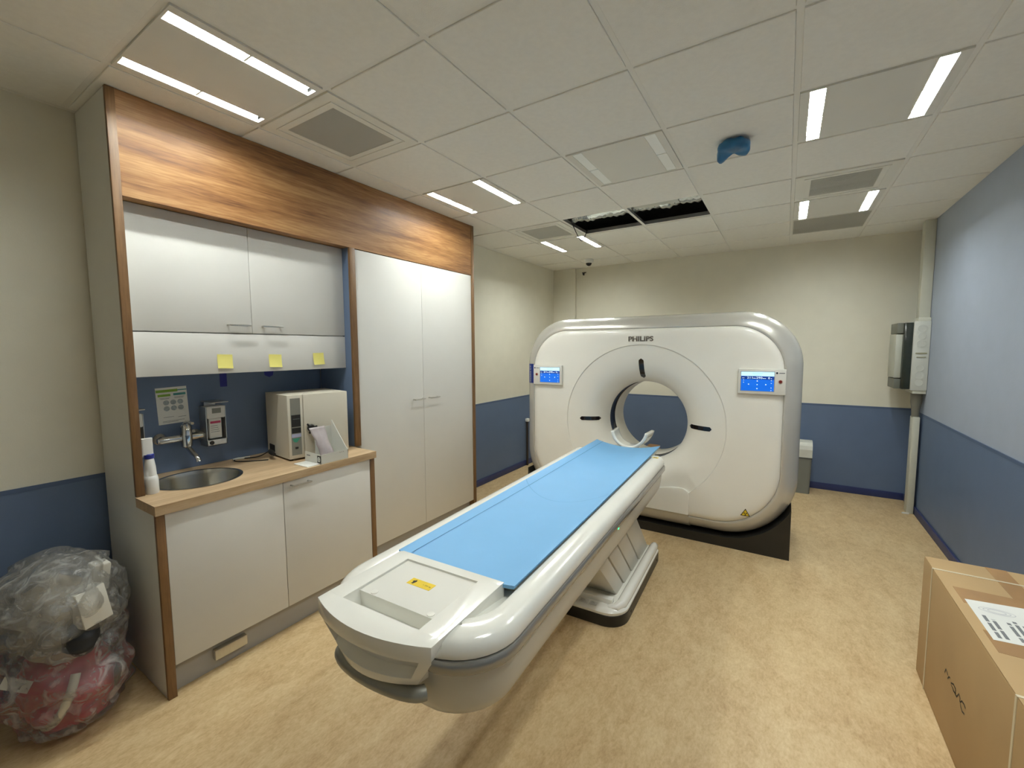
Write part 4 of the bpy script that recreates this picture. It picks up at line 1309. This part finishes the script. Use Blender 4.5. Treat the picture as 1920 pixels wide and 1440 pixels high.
for ys in (.80, -.075):
    bm = bmesh.new()
    bm_box(bm, X0 - .002 - o_[0], X1 + .002 - o_[0], ys - .006 - o_[1], ys + .006 - o_[1], ZB - .001, ZB + .0016)
    bm_box(bm, X0 - .002 - o_[0], X0 + .001 - o_[0], ys - .006 - o_[1], ys + .006 - o_[1], .0, ZB)
    from_bm('strap', bm, M_STRAP, cb_)
lb = new_mesh('shipping_label', [(x - o_[0], y - o_[1], ZB + .0014) for x, y in ((X0 + .04, .24), (X0 + .04, .535), (X0 + .30, .575), (X0 + .30, .27))] , [(0, 1, 2, 3)], M_PAPER, cb_)
random.seed(3)
for c_ in range(7):
    xx = X0 + .058 + c_ * .020 + (.02 if c_ >= 2 else 0) + (.02 if c_ >= 5 else 0)
    ya = .262 + (c_ * .004)
    yb = .40 if c_ % 3 else .42
    yy = ya
    while yy < yb:
        L = random.uniform(.03, .075)
        e = min(yy + L, yb)
        new_mesh('printed_line', [(a - o_[0], b - o_[1], ZB + .0018) for a, b in ((xx, yy), (xx + .011, yy), (xx + .011, e), (xx, e))], [(0, 1, 2, 3)], M_GREYINK, lb)
        yy = e + .008
for q in range(3):
    pts = [(X0 + .115 + .05 * math.cos(a) * (1 - .25 * q) - o_[0], .475 + .022 * math.sin(a) * (1 - .25 * q) - o_[1]) for a in [2 * PI * i / 28 for i in range(29)]]
    ribbon('stamp_ring', pts, .0014, mat('faint_grey_print', (190, 190, 192), .7), lb, lambda x, y: ZB + .0017)
# black pen marks on the side facing the scanner: strokes traced on that face
def ray_on_x(px, py, xp):
    d = _r2 * ((px - 960) / FPX) - _u2 * ((py - 720) / FPX) + _f
    t_ = (xp - CAMX) / d.x
    return (CAMY + t_ * d.y, CAMZ + t_ * d.z)
def stroke(pts):
    q = [ray_on_x(1750 + a / 11.08, 1230 + b / 11.08, X0) for a, b in pts]
    v = []
    for i, (y, z) in enumerate(q):
        a = q[max(0, i - 1)]; b = q[min(len(q) - 1, i + 1)]
        dy, dz = b[0] - a[0], b[1] - a[1]
        L = math.hypot(dy, dz) or 1
        for s in (-1, 1):
            v.append((X0 - .0008 - o_[0], y - s * dz / L * .0034 - o_[1], z + s * dy / L * .0034))
    new_mesh('pen_mark', v, [(2 * i, 2 * i + 1, 2 * i + 3, 2 * i + 2) for i in range(len(q) - 1)], M_INK, cb_)
for s_ in ([(240, 345), (265, 270), (285, 330), (305, 400)], [(300, 470), (330, 435), (355, 460)], [(385, 640), (370, 560), (425, 590), (450, 650), (470, 700)],
           [(400, 640), (420, 720), (470, 795)], [(470, 700), (455, 790), (490, 850)], [(480, 850), (540, 790), (560, 870), (555, 960)],
           [(650, 1215), (600, 1150), (575, 1060), (560, 960), (600, 940), (645, 1010), (672, 1095)]):
    stroke(s_)

# ------------------------------------------------------------------ waste bin behind the scanner
wb = thing('waste_bin', 'slim grey waste bin with rounded white lid by the back wall', 'waste bin', (1.405, 3.93, 0))
v, f = loft([[(x, y, z) for x, y in rrect(-.085 - k, .085 + k, -.115 - k, .115 + k, .02, 4)] for z, k in ((0, -.008), (.40, .0))])
new_mesh('bucket', v, f, mat('grey_bin_plastic', (120, 122, 116), .45, var=.03), wb, smooth=True)
v, f = loft([[(x, y, z) for x, y in rrect(-.09, .09, -.12, .12, .02, 4)] for z in (.396, .412)]); new_mesh('bucket_rim', v, f, mat('dark_bin_rim', (84, 86, 82), .45), wb, smooth=True)
prof = [(-.118, .412), (-.118, .50), (-.105, .54), (-.07, .57), (-.02, .582), (.06, .582), (.118, .56), (.118, .412)]
v = [(-.088, y, z) for y, z in prof] + [(.088, y, z) for y, z in prof]
n = len(prof)
new_mesh('lid', v, [tuple(range(n)), tuple(range(2 * n - 1, n - 1, -1))] + [(i, (i + 1) % n, n + (i + 1) % n, n + i) for i in range(n)], mat('white_bin_lid', (206, 206, 196), .4), wb)

# carton seen through the bore
t = thing('brown_carton', 'low brown carton on the floor behind the scanner', 'carton', (-.12, 3.75, 0))
box('carton', -.27, -.13, 3.60, 3.80, 0, .37, mat('brown_cardboard', (146, 110, 72), .8), t, bev=.004)
box('top_flap', -.268, -.132, 3.602, 3.798, .37, .374, mat('brown_cardboard', (146, 110, 72), .8), t)

# post against the left wall behind the scanner
t = thing('door_stop_post', 'thin dark post with white top on the left wall behind the scanner', 'post', (-1.80, 3.23, 0))
box('post', -1.812, -1.79, 3.215, 3.245, 0, .62, mat('dark_brown_post', (50, 42, 36), .6), t, bev=.003)
box('cap', -1.822, -1.775, 3.205, 3.255, .62, .665, M_PAPER, t, bev=.008)

# ------------------------------------------------------------------ electrical enclosure and trunking, right rear corner
M_TRUNK = mat('white_trunking_plastic', (206, 206, 192), .45, var=.02)
t = thing('cable_trunking', 'lower white cable trunking from the floor up to the fuse box', 'trunking', (2.30, 3.70, 0), group='white cable trunking runs')
box('channel', 2.262, XR - .022, 3.655, 3.77, .0, .955, M_TRUNK, t, bev=.004)
box('lid_strip', 2.266, XR - .024, 3.650, 3.656, .002, .953, M_TRUNK, t, bev=.002)
v, f = loft([[(2.222 - 2.30 + a * c, -.075 - .02 * a, zz)for c, zz in ((0, .002), (1, .002), (1, .02), (0, .014))] for a in (.01, .045, .055)])
new_mesh('end_flap', v, f, M_PAPER, t)
t = thing('cable_trunking', 'upper white cable trunking from the fuse box to the ceiling', 'trunking', (2.30, 3.70, 1.9), group='white cable trunking runs')
box('channel', 2.255, XR - .002, 3.66, 3.77, 1.90, HC - .009, M_TRUNK, t, bev=.004)
box('collar', 2.245, XR - .001, 3.62, 3.79, 1.87, 1.905, M_TRUNK, t, bev=.004)
t = thing('fuse_box', 'grey wall fuse box with smoked clear cover in the rear corner', 'fuse box', (2.29, 3.78, 1.22))
M_FB = mat('fuse_box_grey', (204, 206, 198), .45, var=.02)
bm = bmesh.new()
o_ = Vector(t.location)
bm_box(bm, 2.215 - o_[0], XR - .001 - o_[0], 3.60 - o_[1], 4.02 - o_[1], 1.215 - o_[2], 1.87 - o_[2], .008, 2)
from_bm('housing', bm, M_FB, t, smooth=True)
box('smoked_cover', 2.150, 2.216, 3.615, 4.005, 1.225, 1.86, mat('smoked_polycarbonate', (48, 54, 48), .15, var=.2, scale=8), t, bev=.006)
for za, zb in ((1.76, 1.86), (1.225, 1.32)):
    box('hinge_bracket', 2.105, 2.152, 3.66, 3.96, za, zb, mat('bracket_grey', (112, 114, 104), .5), t, bev=.003)
box('cover_door', 2.10, 2.15, 3.66, 3.96, 1.33, 1.75, mat('pale_cover', (186, 188, 176), .4), t, bev=.004)
for k, zc in enumerate((1.80, 1.73, 1.66, 1.43, 1.36, 1.29)):
    kr = lathe('knockout', [(.030 if k % 2 else .036, -.0), (.030 if k % 2 else .036, -.003), (.024, -.003), (.024, -.001), (.0, -.001)], M_FB, t, axis='y', at=(2.275 - o_[0], 3.60 - o_[1], zc - o_[2]), n=20)
box('side_rib', 2.235, 2.315, 3.594, 3.601, 1.565, 1.575, mat('rib_olive', (150, 148, 120), .5), t)
box('side_rib', 2.245, 2.31, 3.594, 3.601, 1.53, 1.537, mat('rib_olive', (150, 148, 120), .5), t)
box('bottom_gland_plate', 2.235, XR - .004, 3.61, 3.9, 1.185, 1.216, M_TRUNK, t, bev=.003)
v, f = loft([[(2.285 - o_[0] + r * math.cos(2 * PI * q / 20), 3.70 - o_[1] + r * math.sin(2 * PI * q / 20), z - o_[2]) for q in range(20)] for z, r in ((1.186, .045), (1.10, .043), (1.03, .032), (.95, .028))])
new_mesh('cable_gland', v, f, mat('gland_grey', (120, 118, 108), .5), t, smooth=True)

# ------------------------------------------------------------------ clear bag of odds and ends by the cabinet end
def clear_film():
    m = bpy.data.materials.new('clear_plastic_film')
    m.use_nodes = True
    nt = m.node_tree
    nt.nodes.remove(nt.nodes['Principled BSDF'])
    out = nt.nodes['Material Output']
    tr = nt.nodes.new('ShaderNodeBsdfTransparent'); tr.inputs[0].default_value = (.98, .98, .98, 1)
    gl_ = nt.nodes.new('ShaderNodeBsdfGlossy'); gl_.inputs['Roughness'].default_value = .07; gl_.inputs[0].default_value = (.95, .95, .95, 1)
    df = nt.nodes.new('ShaderNodeBsdfTranslucent'); df.inputs[0].default_value = (.92, .92, .90, 1)
    d2 = nt.nodes.new('ShaderNodeBsdfDiffuse'); d2.inputs[0].default_value = (.92, .92, .90, 1)
    tc = nt.nodes.new('ShaderNodeTexCoord')
    nz = nt.nodes.new('ShaderNodeTexNoise'); nz.inputs['Scale'].default_value = 14; nz.inputs['Detail'].default_value = 5; nz.inputs['Distortion'].default_value = 1.5
    nt.links.new(tc.outputs['Object'], nz.inputs['Vector'])
    bp = nt.nodes.new('ShaderNodeBump'); bp.inputs['Strength'].default_value = .9; bp.inputs['Distance'].default_value = .02
    nt.links.new(nz.outputs['Fac'], bp.inputs['Height'])
    nt.links.new(bp.outputs['Normal'], gl_.inputs['Normal'])
    lw = nt.nodes.new('ShaderNodeLayerWeight'); lw.inputs['Blend'].default_value = .35
    nt.links.new(bp.outputs['Normal'], lw.inputs['Normal'])
    rp = nt.nodes.new('ShaderNodeValToRGB')
    rp.color_ramp.elements[0].position = .45; rp.color_ramp.elements[0].color = (.16, .16, .16, 1)
    rp.color_ramp.elements[1].position = .75; rp.color_ramp.elements[1].color = (.62, .62, .62, 1)
    nt.links.new(nz.outputs['Fac'], rp.inputs['Fac'])
    a1 = nt.nodes.new('ShaderNodeMixShader'); a1.inputs[0].default_value = .5
    nt.links.new(df.outputs[0], a1.inputs[1]); nt.links.new(d2.outputs[0], a1.inputs[2])
    m1 = nt.nodes.new('ShaderNodeMixShader')
    nt.links.new(rp.outputs['Color'], m1.inputs[0]); nt.links.new(tr.outputs[0], m1.inputs[1]); nt.links.new(a1.outputs[0], m1.inputs[2])
    m2 = nt.nodes.new('ShaderNodeMixShader')
    mu = nt.nodes.new('ShaderNodeMath'); mu.operation = 'MULTIPLY'; mu.inputs[1].default_value = .8
    nt.links.new(lw.outputs['Fresnel'], mu.inputs[0])
    nt.links.new(mu.outputs[0], m2.inputs[0]); nt.links.new(m1.outputs[0], m2.inputs[1]); nt.links.new(gl_.outputs[0], m2.inputs[2])
    nt.links.new(m2.outputs[0], out.inputs['Surface'])
    return m
M_FILM = clear_film()
BX, BY = -1.465, -1.425
def blob(name, secs, m, loc, ns=48, amp=.02, fr=6.0, seed=0.0, closed=True, ridge=0.0):
    """stack of elliptical sections (z, cx, cy, rx, ry) crumpled with noise"""
    loops = []
    for z, cx_, cy_, rx, ry in secs:
        l = []
        for k in range(ns):
            a = 2 * PI * k / ns
            p = Vector((cx_ + rx * math.cos(a), cy_ + ry * math.sin(a), z))
            q = noise.noise(p * fr + Vector((seed, 0, 0))) * amp
            if ridge:
                q += ridge * (abs(noise.noise(p * fr * 1.7 + Vector((0, seed, 3)))) - .25)
            l.append((p.x + q * math.cos(a), p.y + q * math.sin(a), max(.002, z + (noise.noise(p * fr * .8 + Vector((9, seed, 0))) * amp * .6 if z > .01 else 0))))
        loops.append(l)
    v, f = loft(loops, True, closed)
    o = new_mesh(name, v, f, m, None, smooth='full')
    o.location = loc
    return o
def interp(keys, n):
    out = []
    for i in range(n + 1):
        z = keys[0][0] + (keys[-1][0] - keys[0][0]) * i / n
        for a, b in zip(keys, keys[1:]):
            if a[0] <= z <= b[0] + 1e-9:
                t_ = (z - a[0]) / (b[0] - a[0]); t_ = t_ * t_ * (3 - 2 * t_)
                out.append((z,) + tuple(a[q] + (b[q] - a[q]) * t_ for q in range(1, 5)))
                break
    return out
bag = blob('clear_plastic_bag', interp([(.002, .03, 0, .12, .10), (.05, .02, 0, .22, .17), (.18, .0, 0, .27, .205), (.34, .0, 0, .255, .20), (.43, .0, 0, .232, .19), (.50, .0, 0, .265, .205), (.60, .01, 0, .275, .205), (.68, .0, 0, .22, .165), (.74, .0, .0, .12, .10), (.765, .0, 0, .03, .03)], 46),
           M_FILM, (BX, BY, 0), ns=120, amp=.03, fr=6.0, seed=2.0, ridge=.075)
fold = blob('inner_fold', interp([(.40, .0, 0, .225, .18), (.46, -.01, 0, .235, .185), (.54, -.02, 0, .235, .18), (.62, -.02, 0, .215, .165), (.69, .0, 0, .15, .12), (.72, .0, 0, .05, .05)], 26), M_FILM, (0, 0, 0), ns=100, amp=.03, fr=9.0, seed=12.0, ridge=.08)
fold.parent = bag
tag(bag, 'crumpled clear plastic sack stuffed with odds and ends by the cabinet end', 'plastic bag')
rb_ = blob('red_plastic_bag', interp([(.012, .03, 0, .07, .06), (.05, .03, 0, .16, .12), (.14, .01, 0, .205, .155), (.22, .0, 0, .20, .15), (.29, -.02, .0, .14, .11), (.31, -.02, 0, .04, .04)], 26), mat('crimson_plastic', (178, 38, 66), .3, var=.15, scale=9), (BX, BY, 0), ns=48, amp=.014, fr=9, seed=5, ridge=.03)
tag(rb_, 'crimson plastic bundle in the bottom of the clear sack', 'bag')
bl2 = blob('cloth_bundle', interp([(.30, -.02, 0, .12, .09), (.36, -.03, 0, .17, .135), (.48, -.04, .0, .17, .135), (.57, -.05, 0, .13, .10), (.62, -.05, 0, .04, .03)], 20), mat('beige_paper_wrap', (176, 166, 146), .7, var=.08, scale=10), (BX, BY, 0), ns=40, amp=.02, fr=8, seed=8, ridge=.03)
tag(bl2, 'beige paper wrapped bundle in the upper half of the clear sack', 'bundle')
def loose_box(nm, c, s, rot, m, label, cat):
    t = thing(nm, label, cat, c)
    t.rotation_euler = rot
    box('carton', -s[0] / 2, s[0] / 2, -s[1] / 2, s[1] / 2, -s[2] / 2, s[2] / 2, m, t, bev=.003, off=ZO)
    box('flap', -s[0] / 2 + .002, s[0] / 2 - .002, -s[1] / 2 + .002, s[1] / 2 - .002, s[2] / 2, s[2] / 2 + .0015, m, t, off=ZO)
    return t
loose_box('small_carton', (BX + .215, BY + .045, .555), (.075, .10, .15), (.1, -.12, .25), mat('white_card', (220, 218, 208), .6), 'upright white carton at the cabinet side of the clear sack', 'carton')
loose_box('small_carton', (BX + .125, BY + .10, .635), (.06, .06, .12), (-.1, .12, .1), mat('white_card', (220, 218, 208), .6), 'narrow white carton poking up inside the clear sack', 'carton')
dk = blob('dark_pouch', interp([(.36, 0, 0, .03, .03), (.40, 0, 0, .065, .06), (.45, .0, 0, .065, .06), (.49, 0, 0, .02, .02)], 10), mat('dark_navy_cloth', (34, 38, 44), .6, var=.2), (BX + .20, BY + .015, 0), ns=24, amp=.012, fr=14, seed=3)
tag(dk, 'dark navy pouch under the white carton in the clear sack', 'pouch')
hoop = []
for k in range(20):
    a = -1.3 + 1.75 * k / 19
    hoop.append((BX + .07 + .165 * math.cos(a), BY - .04 + .06 * math.sin(a), .22 + .16 * math.sin(a)))
tag(tube('white_strap', hoop, .016, mat('white_strap_plastic', (210, 206, 192), .5), n=10), 'white curved band in the lower part of the clear sack', 'strap')
sheet = []
t = thing('printed_slip', 'small white printed slip over the crimson bundle', 'slip', (BX + .12, BY - .165, .30))
t.rotation_euler = (-.35, .35, .75)
box('slip', -.05, .05, -.001, .001, -.022, .022, M_PAPER, t, off=ZO)
box('slip_print', -.005, .02, -.0015, -.001, -.012, .012, M_GREYINK, t, off=ZO)
